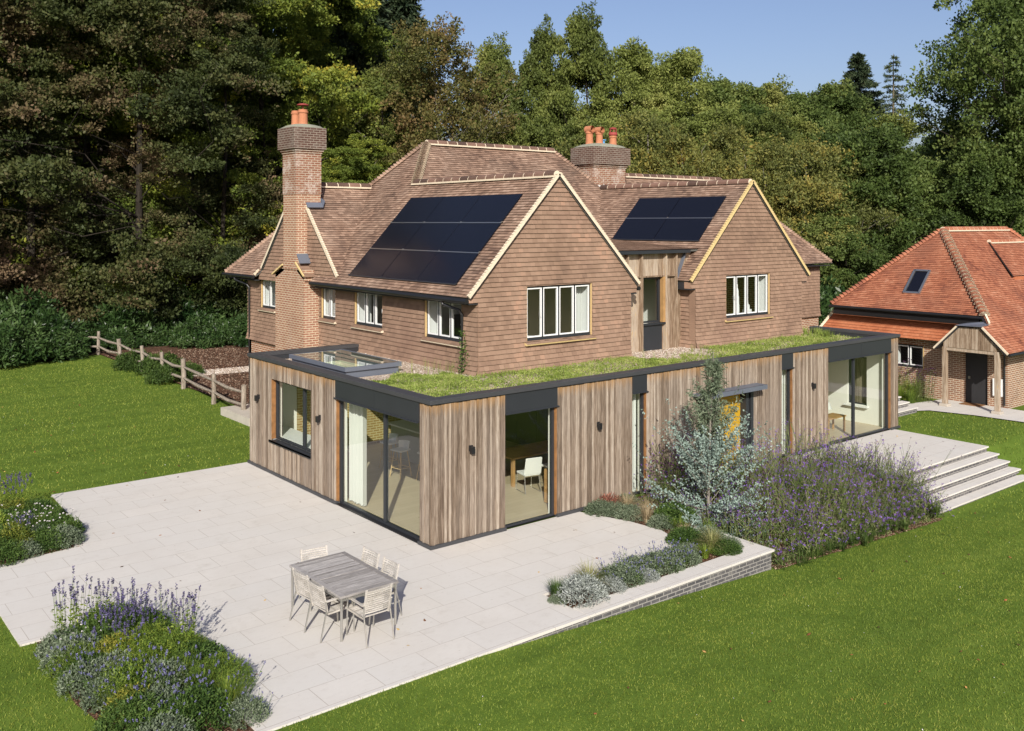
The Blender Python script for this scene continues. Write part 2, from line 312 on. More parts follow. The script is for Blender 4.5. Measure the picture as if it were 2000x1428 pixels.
def link(name,me,mat,parent=None):
    o=D.objects.new(name,me); COL.objects.link(o)
    if mat: me.materials.append(MAT[mat] if isinstance(mat,str) else mat)
    if parent is not None: o.parent=parent
    return o
def world_off(p):
    x=y=z=0
    while p is not None: x+=p.location[0]; y+=p.location[1]; z+=p.location[2]; p=p.parent
    return (x,y,z)
def part(name,mb,mat,parent=None,label=None,smooth=False,bevel=0):
    """mesh given in world coordinates, stored relative to its thing"""
    o=(0,0,0) if parent is None else world_off(parent)
    me=D.meshes.new(name); me.from_pydata([(v[0]-o[0],v[1]-o[1],v[2]-o[2]) for v in mb.v],[],mb.f); 
    at_=me.attributes.new('rnd','FLOAT','FACE'); at_.data.foreach_set('value',mb.r)
    me.update()
    if smooth: me.shade_smooth()
    ob=link(name,me,mat,parent)
    if bevel:
        bv=ob.modifiers.new('bevel','BEVEL'); bv.width=bevel; bv.segments=2; bv.limit_method='ANGLE'
    if label: ob['label']=label
    return ob
def fmesh(name,V,F,R=None):
    me=D.meshes.new(name); V=np.asarray(V,dtype=np.float32); F=np.asarray(F,dtype=np.int32); n,k=F.shape
    me.vertices.add(len(V)); me.vertices.foreach_set('co',V.ravel())
    me.loops.add(n*k); me.loops.foreach_set('vertex_index',F.ravel())
    me.polygons.add(n); me.polygons.foreach_set('loop_start',np.arange(0,n*k,k,dtype=np.int32))
    a=me.attributes.new('rnd','FLOAT','FACE')
    a.data.foreach_set('value',(np.random.default_rng(1).random(n) if R is None else np.asarray(R)).astype(np.float32))
    me.update(calc_edges=True)
    return me
def thing(name,label,cat,loc=(0,0,0),group=None,rz=0):
    o=D.objects.new(name,None); COL.objects.link(o); o.location=loc; o.rotation_euler=(0,0,rz); o.empty_display_size=.2
    o['label']=label; o['category']=cat
    if group: o['group']=group
    return o
def tag(o,label=None,cat=None,group=None,kind=None):
    if label:o['label']=label
    if cat:o['category']=cat
    if group:o['group']=group
    if kind:o['kind']=kind
    return o
def struct(name,mb,mat): o=part(name,mb,mat); o['kind']='structure'; return o
def copy_tree(o,loc,rz=0,scale=None,label=None):
    r=o.copy(); COL.objects.link(r); r.location=loc; r.rotation_euler=(0,0,rz)
    if scale is not None: r.scale=scale if hasattr(scale,'__len__') else (scale,)*3
    if label: r['label']=label
    for ch in list(o.children):
        c=ch.copy(); COL.objects.link(c); c.parent=r
        for g in list(ch.children):
            d=g.copy(); COL.objects.link(d); d.parent=c
    return r
# ------------------------------------------------------------------ tiling
def clip(poly,reg):
    out=poly
    n=len(reg)
    for k in range(n):
        a=reg[k]; b=reg[(k+1)%n]; ex,ey=b[0]-a[0],b[1]-a[1]
        inp=out; out=[]
        if not inp: return []
        for j in range(len(inp)):
            p=inp[j]; q=inp[(j+1)%len(inp)]
            sp=ex*(p[1]-a[1])-ey*(p[0]-a[0]); sq=ex*(q[1]-a[1])-ey*(q[0]-a[0])
            if sp>=-1e-9: out.append(p)
            if (sp>1e-9 and sq<-1e-9) or (sp<-1e-9 and sq>1e-9):
                t=sp/(sp-sq); out.append((p[0]+t*(q[0]-p[0]),p[1]+t*(q[1]-p[1])))
    return out
def ccw(p):
    s=sum(p[i][0]*p[(i+1)%len(p)][1]-p[(i+1)%len(p)][0]*p[i][1] for i in range(len(p)))
    return p if s>0 else p[::-1]
def tiles(mb,O,U,V,polys,g=.1,w=.165,t=.024,base=.006,jit=.004,flare=None):
    O=Vector(O);U=Vector(U).normalized();V=Vector(V).normalized();N=U.cross(V).normalized()
    for poly in polys:
        poly=ccw(poly); u0=min(p[0] for p in poly);u1=max(p[0] for p in poly);v0=min(p[1] for p in poly);v1=max(p[1] for p in poly)
        for k in range(int(math.floor(v0/g)),int(math.ceil(v1/g))+1):
            va=k*g; sag=rnd.uniform(-.004,.004)
            off=(k%2)*w/2
            for j in range(int(math.floor((u0-off)/w))-1,int(math.ceil((u1-off)/w))+1):
                ua=off+j*w
                if ua>u1 or ua+w<u0: continue
                d=rnd.uniform(-jit,jit); vb=va+sag+rnd.uniform(-.003,.003)
                q=clip([(ua+.0012,vb),(ua+w-.0012,vb),(ua+w-.0012,vb+g+.004),(ua+.0012,vb+g+.004)],poly)
                if len(q)<3: continue
                r=rnd.random()
                def P(p,extra=0.0):
                    h=base+max(0,t*(1-(p[1]-vb)/g))+d*.6+extra
                    if flare: h+=flare(p[0],p[1])
                    return O+U*p[0]+V*p[1]+N*h
                e=.011 if g<.13 else .013
                qa=clip(q,[(ua-9,vb+e),(ua+9,vb+e),(ua+9,vb+9),(ua-9,vb+9)]) ; qb=clip(q,[(ua-9,vb-9),(ua+9,vb-9),(ua+9,vb+e),(ua-9,vb+e)])
                if len(qa)>2: mb.face([P(p) for p in qa],r)
                if len(qb)>2: mb.face([P(p) for p in qb],r)
                for a in range(len(q)):
                    p,s=q[a],q[(a+1)%len(q)]
                    if abs(p[1]-vb)<1e-5 and abs(s[1]-vb)<1e-5:
                        mb.face([P(p,-.004),P(p,-t-.012),P(s,-t-.012),P(s,-.004)],-1)  # lip face, takes the painted gap shade and grime colour
                        mb.face([P(p,0),P(p,-.004),P(s,-.004),P(s,0)],r)
def roof_plane(mbt,mbb,pts,zf,up,g=.1,th=.05,**k):
    """pts: convex (x,y) outline; zf(x,y) height; up: horizontal unit vector pointing up-slope"""
    sl=zf(up[0],up[1])-zf(0,0); L=math.hypot(1,sl)
    V=Vector((up[0]/L,up[1]/L,sl/L)); U=Vector((up[1],-up[0],0)); N=U.cross(V)
    O=Vector((0,0,zf(0,0)));
    # v counted from z = 0 so that courses line up round the hips
    sh=zf(0,0)/(sl/L)
    q=[((Vector((x,y,zf(x,y)))-O).dot(U),(Vector((x,y,zf(x,y)))-O).dot(V)+sh) for x,y in pts]
    tiles(mbt,O-V*sh,U,V,[q],g,**k)
    P=[(x,y,zf(x,y)) for x,y in pts]; mbb.prism(P,None,tuple(-N*th))
def split_rect(a,b,c,d,holes):
    """rect (a,b)-(c,d) minus holes -> rects"""
    us=sorted(set([a,c]+[h[0] for h in holes]+[h[2] for h in holes])); us=[u for u in us if a<=u<=c]
    out=[]
    for i in range(len(us)-1):
        u0,u1=us[i],us[i+1]; cuts=sorted([(h[1],h[3]) for h in holes if h[0]<=u0+1e-6 and h[2]>=u1-1e-6])
        v=b
        for (p,q) in cuts:
            if p>v: out.append((u0,v,u1,p))
            v=max(v,q)
        if v<d: out.append((u0,v,u1,d))
    return out
def R4(r): return [(r[0],r[1]),(r[2],r[1]),(r[2],r[3]),(r[0],r[3])]
# ================================================================== TERRAIN
def cl(x): return max(0.0,min(1.0,x))
def lawn_z(x,y):
    s=.72*cl((x+2)/14); t1=cl((.2-y)/4.4); t2=cl((-2.9-y)/1.3)
    w=cl((x-18.0)/.5); t=t1*(1-w)+t2*w
    return -.03-s*t
def ticks(a,b,st,far):
    v=[];x=a
    while x<=b+1e-6: v.append(x); x+=st
    return [-far,-300,-120,-60]+v+[120,250,far] if far else v
XS=ticks(-30,50,.5,700); YS=ticks(-30,60,.5,700)
nx,ny=len(XS),len(YS)
V=[(x,y,lawn_z(x,y)) for y in YS for x in XS]
F=[(j*nx+i,j*nx+i+1,(j+1)*nx+i+1,(j+1)*nx+i) for j in range(ny-1) for i in range(nx-1)]
o=link('ground',fmesh('ground',V,F),'lawn'); o['kind']='structure'; o.data.shade_smooth()
def sheet(name,poly,z,mat,follow=0,step=.5):
    mb=MB()
    if follow:
        poly=ccw(poly); x0=min(p[0] for p in poly);x1=max(p[0] for p in poly);y0=min(p[1] for p in poly);y1=max(p[1] for p in poly)
        x=x0
        while x<x1:
            y=y0
            while y<y1:
                q=clip([(x,y),(x+step,y),(x+step,y+step),(x,y+step)],poly)
                if len(q)>2: mb.face([(p[0],p[1],lawn_z(*p)+z) for p in q])
                y+=step
            x+=step
    else: mb.face([(p[0],p[1],z) for p in ccw(poly)])
    return struct(name,mb,mat)
# woodland floor, kitchen-garden mulch and gravel walk
sheet('forest_floor',[(-80,33.5),(-10,33.5),(1,34.0),(4,35.5),(14,35.5),(24,31),(30,22),(33,16),(37,12),(48,4),(60,-10),(260,-120),(260,260),(-180,260)],.012,'forest_soil')
sheet('mulch_ground',[(3.1,9.3),(13,9.3),(13,36),(3.1,36)],.02,'mulch')
sheet('gravel_path',[(3.3,24.9),(13,23.9),(13,25.4),(3.3,26.6)],.028,'gravel')
# patio
PATIO=[(-7.6,.5),(-5.72,.5),(-5.72,-4.42),(.3,-4.42),(.3,-3.2),(4.0,-3.2),(4.42,-3.0),(4.7,-2.1),(4.6,-1.2),(4.25,-.2),(4.2,.06),(.06,.06),(.06,9.3),(-5.1,9.3),(-5.22,6.2),(-5.7,4.85),(-7.6,4.6)]
mb=MB(); P=ccw(PATIO); mb.prism([(x,y,0) for x,y in P],None,(0,0,-.05)); struct('patio',mb,'paving')
mb=MB(); mb.prism([(x,y,-.054) for x,y in P],None,(0,0,-.5)); struct('patio_base',mb,'brick_blue')
sheet('planting_bed',[(.3,-4.0),(5.2,-4.0),(5.2,.1),(4.1,.1),(4.1,-3.1),(.3,-3.1)],-.06,'mulch')
sheet('planting_bed',[(-7.35,.5),(-5.72,.5),(-5.72,-7),(-6.2,-8),(-6.9,-5),(-7.4,-2)],.008,'mulch',1)
sheet('planting_bed',[(-9.5,4.4),(-7.6,4.6),(-5.7,4.85),(-5.22,6.2),(-5.3,8.4),(-6.5,9.6),(-10,10.2)],.03,'mulch',1)
sheet('planting_bed',[(5.6,-4.55),(7,-4.45),(9.5,-4.6),(12.7,-4.95),(12.7,.06),(5.6,.06)],.02,'mulch',1)
# low retaining wall
w=thing('retaining_wall','low dark brick retaining wall capped with pale stone along the patio and lawn edge','wall',(2,-4.4,0))
mb=MB(); mb.box((-1.9,-4.385,-.75),(5.55,-4.1,-.045)); mb.box((5.3,-4.1,-.75),(5.55,.0,-.045)); part('brickwork',mb,'brick_blue',w)
mb=MB(); xx=.305
while xx<5.6:
    x2=min(xx+1.16,5.6)
    mb.box((xx,-4.43,-.04),(x2-.006,-4.0,.004)); xx=x2
yy=-4.0
while yy<-.05:
    y2=min(yy+1.16,0); mb.box((5.2,yy+.004,-.04),(5.6,y2-.004,.004)); yy=y2
part('coping_stone',mb,'paving',w)
# terrace and steps
mb=MB(); mb.prism([(12.5,-3.02,0),(18.32,-3.02,0),(18.32,.06,0),(12.5,.06,0)],None,(0,0,-.04)); struct('terrace',mb,'paving')
mb=MB(); mb.box((12.6,-2.98,-.8),(18.28,.0,-.045)); struct('terrace_base',mb,'brick_blue')
st=thing('garden_steps','wide brick and stone steps climbing from the lawn to the right-hand terrace','steps',(15.5,-3.7,-.7))
for i in range(1,5):
    mb=MB(); z=-.165*i; y0=-3.0-.31*(i-1); xl=12.62; xx=xl
    while xx<18.3:
        x2=min(xx+1.43,18.34); mb.box((xx,y0-.33,z-.04),(x2-.005,y0+.01,z)); xx=x2
    part('tread',mb,'paving',st)
    if i<4:
        mb=MB(); mb.box((12.66,y0-.29,-.9),(18.3,y0,z-.045)); part('riser',mb,'brick_blue',st)
mb=MB(); mb.box((12.66,-4.24,-.95),(18.3,-3.93,-.705)); part('riser',mb,'brick_blue',st)
# ================================================================== EXTENSION
E=thing('timber_extension','flat-roofed larch-clad extension with charcoal coping and a green roof','extension',(9.3,4,0))
def boards(a,b,z0,z1,axis,c,out,fol=None):
    """vertical boards from a to b along axis at plane c; out = outward sign"""
    mb=MB(); x=a
    while x<b-.01:
        w_=rnd.choice((.045,.06,.075,.09,.07,.055)); w_=min(w_,b-x); d=rnd.choice((0,.003,.014,.024))
        if b-(x+w_)<.02: w_=b-x
        r=rnd.random()
        if axis=='y': mb.box((c-d,x+.003,z0),(c+.05,x+w_-.004,z1),r)
        else: mb.box((x+.003,c-d,z0),(x+w_-.004,c+.05,z1),r)
        x+=w_
    return mb
CX=.055; Zt=3.0; Zb=.06
# left facade (faces -x)
def merged(l):
    m=MB()
    for q in l:
        o=len(m.v); m.v+=q.v; m.f+=[tuple(i+o for i in f) for f in q.f]; m.r+=q.r
    return m
part('cladding',merged([boards(4.15,5.46,Zb,Zt,'y',CX,-1),boards(5.46,7.78,Zb,.88,'y',CX,-1),boards(5.46,7.78,2.56,Zt,'y',CX,-1),boards(7.78,9.2,Zb,Zt,'y',CX,-1)]),'larch',E)
part('cladding',boards(.06,.5,Zb,Zt,'y',CX,-1),'larch',E)
for a,b in ((.07,2.0),(3.54,6.03),(6.54,8.5),(10.84,12.17),(12.72,14.55),(18.14,18.62)):
    part('cladding',boards(a,b,Zb,Zt,'x',CX,-1),'larch',E)
part('cladding',boards(8.5,10.84,2.27,Zt,'x',CX,-1),'larch',E)
# end walls of cladding
mb=boards(.1,3.2,Zb,Zt,'y',18.62-.05,1); part('cladding',mb,'larch',E)
mb=boards(.06,3.4,Zb,Zt,'x',9.2-.05,1); part('cladding',mb,'larch',E)
# structural inner walls (white inside)
wz=2.62
mb=MB()
for a,b in ((4.15,5.46),(7.78,9.15)): mb.box((.11,a,0),(.36,b,wz))
mb.box((.11,5.46,0),(.36,7.78,.88)); mb.box((.11,.11,0),(.36,.5,wz))
mb.box((.11,.11,wz),(.36,9.15,2.9))
for a,b in ((.36,2.0),(3.54,6.03),(6.54,8.5),(10.84,12.17),(12.72,14.55),(18.14,18.56)): mb.box((a,.11,0),(b,.36,wz))
mb.box((.36,.11,wz),(18.56,.36,2.9))
part('wall',mb,'wall_white',E)
mb=MB() # right end wall with window 1.0-1.75
for r in split_rect(.36,0,5.9,wz,[(1.0,.62,1.72,2.25)]): mb.box((18.3,r[0],r[1]),(18.54,r[2],r[3]))
mb.box((12.85,.36,0),(12.97,5.9,wz)); mb.box((12.97,5.78,0),(18.3,5.9,wz)); mb.box((7.95,.36,0),(8.07,9,wz)); mb.box((.36,9.0,0),(7.95,9.13,wz))
mb.box((8.07,3.2,0),(12.85,3.3,wz))
part('inner_wall',mb,'wall_white',E)
mb=MB(); mb.box((8.3,3.12,.02),(11.5,3.19,2.5)); 
mb=MB(); mb.box((.36,.36,-.1),(18.3,9.0,.02)); part('floor',mb,'oak_floor',E)
mb=MB(); mb.box((.36,.36,wz),(18.3,2.9,wz+.03)); mb.box((.36,2.9,wz),(3.3,4.8,wz+.03)); mb.box((.36,7.8,wz),(3.3,9.0,wz+.03)); mb.box((.36,4.8,wz),(.7,7.8,wz+.03)); mb.box((2.2,4.8,wz),(3.3,7.8,wz+.03)); mb.box((3.3,2.9,wz),(18.3,9,wz+.03)); part('ceiling',mb,'wall_white',E)
# roof deck + coping
mb=MB(); mb.box((.3,.3,2.72),(18.3,2.95,2.84)); mb.box((.3,2.95,2.72),(3.6,4.8,2.84)); mb.box((.3,7.8,2.72),(3.6,9.0,2.84)); mb.box((.3,4.8,2.72),(.7,7.8,2.84)); mb.box((2.2,4.8,2.72),(3.6,7.8,2.84)); mb.box((17.5,2.95,2.72),(18.3,3.1,2.84)); part('roof_deck',mb,'lead',E)
def ring(segs,name,mat,bev=.008):
    mb=MB()
    for s in segs: mb.box(*s)
    part(name,mb,mat,E,bevel=bev)
ring([((0,0,3.004),(.32,9.24,3.1))],'coping','coping_metal')
ring([((.32,0,3.004),(18.67,.3,3.1))],'coping','coping_metal')
ring([((18.35,.3,3.004),(18.67,3.25,3.1))],'coping','coping_metal')
ring([((.32,8.94,3.004),(3.42,9.24,3.1))],'coping','coping_metal')
ring([((.31,.29,2.8),(.34,8.95,3.0)),((.3,.28,2.8),(18.35,.31,3.0)),((.3,8.93,2.8),(3.4,8.97,3.0)),((18.32,.3,2.8),(18.36,3.2,3.0))],'upstand','charcoal',0)
mb=MB()
for s in (((.025,.025,2.985),(.06,9.22,3.004)),((.06,.025,2.985),(18.64,.06,3.004))): mb.box(*s)
part('shadow_trim',mb,'black_metal',E)
# plinth
for q in [((0,a,0),(.1,b,.075)) for a,b in ((-.0,.5),(4.1,9.24))]+[((a,0,0),(b,.1,.075)) for a,b in ((.1,2.02),(3.52,6.03),(6.54,8.5),(10.84,12.17),(12.72,14.55),(18.12,18.67))]+[((18.57,.1,-.3),(18.67,3.3,.075))]:
    part('plinth',MB().box(*q),'coping_metal',E,bevel=.006)
# fascias
def fascia(a,b,axis):
    mb=MB(); 
    if axis=='y': mb.box((.03,a,2.57),(.1,b,2.985)); mb.prism([(-.005,a,2.56),(.1,a,2.60),(.1,a,2.575),(-.005,a,2.545)],None,(0,b-a+.03,0)); mb.box((.026,(a+b)/2-.004,2.6),(.03,(a+b)/2+.004,2.98),.1)
    else: mb.box((a,.03,2.57),(b,.1,2.985)); mb.prism([(a-.0,-.005,2.56),(a,.1,2.60),(a,.1,2.575),(a,-.005,2.545)],None,(b-a+.03,0,0)); 
    if axis=='x' and b-a>2: mb.box(((a+b)/2-.004,.026,2.6),((a+b)/2+.004,.03,2.98),.1)
    part('fascia_panel',mb,'charcoal',E)
fascia(.5,4.15,'y')
for a,b in ((2.0,3.54),(6.03,6.54),(12.17,12.72),(14.55,18.14)): fascia(a,b,'x')
# reveals (orange timber) and glazing
part('reveal',MB().box((.06,4.12,.05),(.14,4.15,2.55)),'reveal_orange',E); part('reveal',MB().box((.06,7.75,.93),(.24,7.78,2.56)),'reveal_orange',E)
for x in (3.51,6.51,12.69,18.11): part('reveal',MB().box((x,.06,.05),(x+.03,.14,2.55)),'reveal_orange',E)
def glazing(axis,a,b,z0,z1,c,mull=(),name='sliding_door',fw=.06,door=None,par=None,lbl=None,gmat='glass'):
    """framed glazing in plane c; mull: list of mullion centres"""
    mb=MB()
    def bx(u0,u1,v0,v1,d0=-.03,d1=.05):
        if axis=='y': mb.box((c+d0,u0,v0),(c+d1,u1,v1))
        else: mb.box((u0,c+d0,v0),(u1,c+d1,v1))
    bx(a,a+fw,z0,z1); bx(b-fw,b,z0,z1); bx(a+fw,b-fw,z1-fw,z1); bx(a+fw,b-fw,z0,z0+fw*.7)
    for m in mull: bx(m-.045,m+.045,z0+fw*.7,z1-fw,-.02,.06)
    fr=part(name,mb,'charcoal',par or E,label=lbl)
    es=[a+fw]+[m for m in mull]+[b-fw]
    for k in range(len(es)-1):
        g=MB(); u0=es[k]+(.045 if k else 0); u1=es[k+1]-(.045 if k<len(es)-2 else 0)
        if axis=='y': g.face([(c+.01,u0,z0+fw*.7),(c+.01,u0,z1-fw),(c+.01,u1,z1-fw),(c+.01,u1,z0+fw*.7)])
        else: g.face([(u0,c+.01,z0+fw*.7),(u1,c+.01,z0+fw*.7),(u1,c+.01,z1-fw),(u0,c+.01,z1-fw)])
        part('pane',g,gmat,fr)
    return fr
glazing('y',.5,4.12,.02,2.58,.16,[2.06],fw=.07)
glazing('x',2.0,3.51,.02,2.58,.15,[],fw=.06,name='glass_door')
glazing('y',5.46,7.75,.93,2.56,.2,[6.12],name='kitchen_window',fw=.07)
for a,b in ((6.03,6.51),(12.17,12.69)):
    glazing('x',a,b,.02,2.58,.15,[],name='slot_window',fw=.05)
    mb=MB(); mb.box((b-.17,.3,.02),(b-.09,.36,2.56)); part('inner_frame',mb,'white_paint',E)
glazing('x',14.55,18.11,.02,2.58,.15,[16.1],fw=.06)
glazing('y',1.0,1.72,.62,2.25,18.42,[],name='end_window',fw=.05)
mb=MB(); mb.box((18.16,.92,.56),(18.3,1.8,.6)); part('window_board',mb,'white_paint',E)
mb=MB(); mb.box((.0,5.42,.86),(.2,7.84,.9)); mb.box((.0,5.42,.84),(.015,7.84,.9)); part('window_sill',mb,'charcoal',E)
for q in (((.02,.5,.005),(.3,4.15,.022)),((2.0,.12,.005),(3.54,.3,.024)),((14.55,.1,.005),(18.14,.3,.024))): part('door_track',MB().box(*q),'black_metal',E)
# front door with canopy
mb=MB(); mb.box((8.25,-.32,2.24),(11.0,.1,2.3)); mb.box((8.25,-.33,2.18),(11.0,-.3,2.3)); part('canopy',mb,'lead',E)
d=MB(); d.box((8.5,.1,0),(8.6,.3,2.2)); d.box((10.5,.02,0),(10.62,.3,2.2)); d.box((10.72,.02,0),(10.84,.3,2.2)); d.box((10.62,.16,0),(10.72,.3,2.2)); d.box((8.6,.1,2.1),(10.5,.3,2.2)); fr=part('front_door',d,'charcoal',E)
d=MB(); d.box((9.62,.22,.05),(10.5,.27,2.1)); part('door_leaf',d,'yellow_door',fr)
d=MB(); d.face([(8.6,.25,.05),(9.62,.25,.05),(9.62,.25,2.1),(8.6,.25,2.1)]); part('pane',d,'glass',fr)
# wall lights
for x,y,ax in ((.05,8.57,0),(.05,4.94,0),(1.06,.05,1),(4.84,.05,1),(13.69,.05,1)):
    mb=MB()
    if ax==0: mb.box((x-.03,y-.05,1.90),(x+.02,y+.05,2.02)); mb.box((x-.12,y-.045,1.85),(x-.03,y+.045,2.0))
    else: mb.box((x-.05,y-.03,1.90),(x+.05,y+.02,2.02)); mb.box((x-.045,y-.12,1.85),(x+.045,y-.03,2.0))
    part('wall_light',mb,'black_metal',E,bevel=.006)
# roof light
mb=MB(); z0,z1=2.86,3.1
for a,b in (((.68,4.78,z0),(.72,7.82,z1)),((2.18,4.78,z0),(2.22,7.82,z1)),((.72,4.78,z0),(2.18,4.82,z1)),((.72,7.78,z0),(2.18,7.82,z1))): mb.box(a,b)
for a,b in (((.62,4.72,3.05),(.665,7.88,3.16)),((2.235,4.72,3.05),(2.28,7.88,3.16)),((.665,4.72,3.05),(2.235,4.765,3.16)),((.665,7.835,3.05),(2.235,7.88,3.16))): mb.box(a,b)
sk=part('roof_light',mb,'lead',E,bevel=.004)
mb=MB(); mb.face([(.665,4.765,3.155),(2.235,4.765,3.155),(2.235,7.835,3.155),(.665,7.835,3.155)]); part('pane',mb,'skylight_glass',sk)
mb=MB()
for a,b in (((.70,4.8,2.62),(.78,7.8,2.86)),((2.12,4.8,2.62),(2.2,7.8,2.86)),((.78,4.8,2.62),(2.12,4.88,2.86)),((.78,7.72,2.62),(2.12,7.8,2.86))): mb.box(a,b)
part('lining',mb,'wall_white',sk)
# roof gravel
mb=MB()
for a,b,c,d in ((.345,.32,18.31,3.2),(.345,3.2,3.48,4.72),(.345,4.72,.62,7.88),(2.28,4.72,3.48,7.88),(.345,7.88,3.48,8.92),(9.05,3.2,11.9,3.6)): mb.box((a,b,2.843),(c,d,2.88))
part('roof_gravel',mb,'gravel',E)['kind']='stuff'
# ================================================================== MAIN HOUSE
Hh=thing('tiled_house','brown tile-hung gabled house with brick chimneys and black solar panels','house',(12,8,0))
RT=MB(); RB=MB()
fA=lambda x,y: 4.88+1.06*(x-3.13)
fB=lambda x,y: 8.10-1.0*(x-6.17)
fC=lambda x,y: 8.12+1.03*(x-14.67)
fD=lambda x,y: 9.56-1.06*(11.39-y)
fE=lambda x,y: 9.56-1.06*(x-13.35)
fF=lambda x,y: 8.7-1.06*(11.2-y)
fG=lambda x,y: 8.12-1.0*(x-14.67)
fH=lambda x,y: 8.05-1.06*(12.85-y)
fH2=lambda x,y: 8.05-1.06*(y-12.85)
fI=lambda x,y: 9.56-1.06*(y-11.39)
kw=dict(g=.1)
roof_plane(RT,RB,[(3.13,2.93),(6.17,2.93),(6.17,10.0),(3.13,10.0)],fA,(1,0))
roof_plane(RT,RB,[(3.27,10.0),(6.17,10.0),(7.55,11.39),(6.12,12.85)],fA,(1,0))
roof_plane(RT,RB,[(3.13,10.0),(3.3,10.03),(3.3,11.55),(3.13,11.55)],fA,(1,0))
roof_plane(RT,RB,[(3.13,15.84),(6.12,12.85),(6.13,15.6),(3.13,18.6)],fA,(1,0))
roof_plane(RT,RB,[(6.17,2.93),(9.3,2.93),(9.3,7.06),(6.17,10.01)],fB,(-1,0))
roof_plane(RT,RB,[(11.62,2.93),(14.67,2.93),(14.67,10.03),(11.62,7.07)],fC,(1,0))
roof_plane(RT,RB,[(6.17,10.01),(9.3,7.06),(11.62,7.07),(14.67,10.03),(13.35,11.39),(7.55,11.39)],fD,(0,1))
roof_plane(RT,RB,[(13.35,11.39),(14.67,10.05),(14.75,10.4),(14.2,11.2),(14.2,12.2)],fE,(-1,0))
roof_plane(RT,RB,[(14.67,10.65),(17.85,7.7),(26.8,7.7),(23.3,11.2),(14.2,11.2)],fF,(0,1))
roof_plane(RT,RB,[(14.67,2.93),(17.85,2.93),(17.85,7.7),(14.67,10.65)],fG,(-1,0))
roof_plane(RT,RB,[(3.27,10.0),(6.12,12.85),(3.27,12.85)],fH,(0,1))
roof_plane(RT,RB,[(3.27,12.85),(6.12,12.85),(3.27,15.7)],fH2,(0,-1))
roof_plane(RT,RB,[(7.55,11.39),(13.35,11.39),(17.7,15.8),(6.12,15.8),(6.12,12.85)],fI,(0,-1),g=.2)
roof_plane(RT,RB,[(14.2,11.2),(23.3,11.2),(26.8,14.7),(14.2,14.7)],lambda x,y:8.7-1.06*(y-11.2),(0,-1),g=.2)
roof_plane(RT,RB,[(26.8,7.7),(26.8,14.7),(23.3,11.2)],lambda x,y:8.7-1.06*(x-23.3),(-1,0),g=.2)
roof_plane(RT,RB,[(3.13,18.6),(6.13,15.6),(9.13,18.6)],lambda x,y:8.06-1.06*(y-15.6),(0,-1),g=.2)
roof_plane(RT,RB,[(6.13,12.85),(9.13,12.85),(9.13,18.6),(6.13,15.6)],lambda x,y:8.06-1.06*(x-6.13),(-1,0),g=.2)
# low roof over the timber bay
roof_plane(RT,RB,[(8.3,3.42),(12.75,3.42),(12.75,8.2),(8.3,8.2)],lambda x,y:5.93+.06*(y-3.42),(0,1),g=.12,th=.05)
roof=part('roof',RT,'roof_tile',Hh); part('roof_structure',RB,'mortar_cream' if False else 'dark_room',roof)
# ridges
def ridge(a,b,mat='ridge_tile',par=None,r=.125,seg=.42,gap=.035,cream='mortar_cream',bed=True):
    a=Vector(a);b=Vector(b);L=(b-a).length;d=(b-a)/L;n=max(1,int(L/seg)); side=d.cross(Vector((0,0,1))).normalized(); up=side.cross(d).normalized()
    t=MB(); c=MB()
    def half(mb,p,q,rr,rv=None):
        rv=rnd.random() if rv is None else rv; i=len(mb.v); K=6
        for P in (p,q):
            for j in range(K+1):
                an=math.pi*(-.08+1.16*j/K); mb.v.append(tuple(P+side*math.cos(an)*rr+up*(math.sin(an)*rr-.03)))
        for j in range(K): mb.f.append((i+j,i+j+1,i+K+2+j,i+K+1+j)); mb.r.append(rv)
        mb.f.append(tuple(i+j for j in range(K+1))); mb.f.append(tuple(i+K+1+j for j in range(K+1))[::-1]); mb.r+=[rv,rv]
    for k in range(n): half(t,a+d*(k*L/n+gap/2),a+d*((k+1)*L/n-gap/2),r)
    half(c,a,b,r-.008,.5)
    for s in (-1,1) if bed else (): c.beam(a+side*s*(r+.015)-up*.075,b+side*s*(r+.015)-up*.075,.07,.05,up=(0,0,1))
    o=part('ridge_tiles',t,mat,par or Hh); part('ridge_mortar',c,cream,o)
ridge((6.17,3.0,8.12),(6.17,10.05,8.12)); ridge((7.5,11.39,9.6),(13.4,11.39,9.6)); ridge((14.67,3.0,8.14),(14.67,10.0,8.14),bed=False); ridge((3.9,12.85,8.07),(6.1,12.85,8.07)); ridge((14.3,11.2,8.74),(23.3,11.2,8.74)); 
def bonnets(a,b,mat='roof_tile',par=None,step=.12,r=.13,cream='mortar_cream'):
    a=Vector(a);b=Vector(b);L=(b-a).length;d=(b-a)/L;n=int(L/step); side=d.cross(Vector((0,0,1))).normalized(); up=side.cross(d).normalized()
    t=MB();c=MB()
    for k in range(n):
        p=a+d*(k*L/n); q=a+d*((k+1.1)*L/n); K=6
        for mb,r0,r1,lo in ((t,r*1.1,r*.8,.05),(c,r*1.16,r*.6,.032)):
            i=len(mb.v); rv=rnd.random()
            for P,rr,h in ((p,r0,lo),(q,r1,0.0)):
                for j in range(K+1):
                    an=math.pi*(-.05+1.1*j/K); mb.v.append(tuple(P+side*math.cos(an)*rr*1.15+up*(math.sin(an)*rr+h-.05)))
            for j in range(K): mb.f.append((i+j,i+j+1,i+K+2+j,i+K+1+j)); mb.r.append(rv)
            # mouth of the bonnet
            m0=len(mb.v)
            mb.v.append(tuple(p-up*.05)); 
            for j in range(K): mb.f.append((i+j+1,i+j,m0)); mb.r.append(rv)
    o=part('hip_tiles',t,mat,par or Hh); part('hip_mortar',c,cream,o)
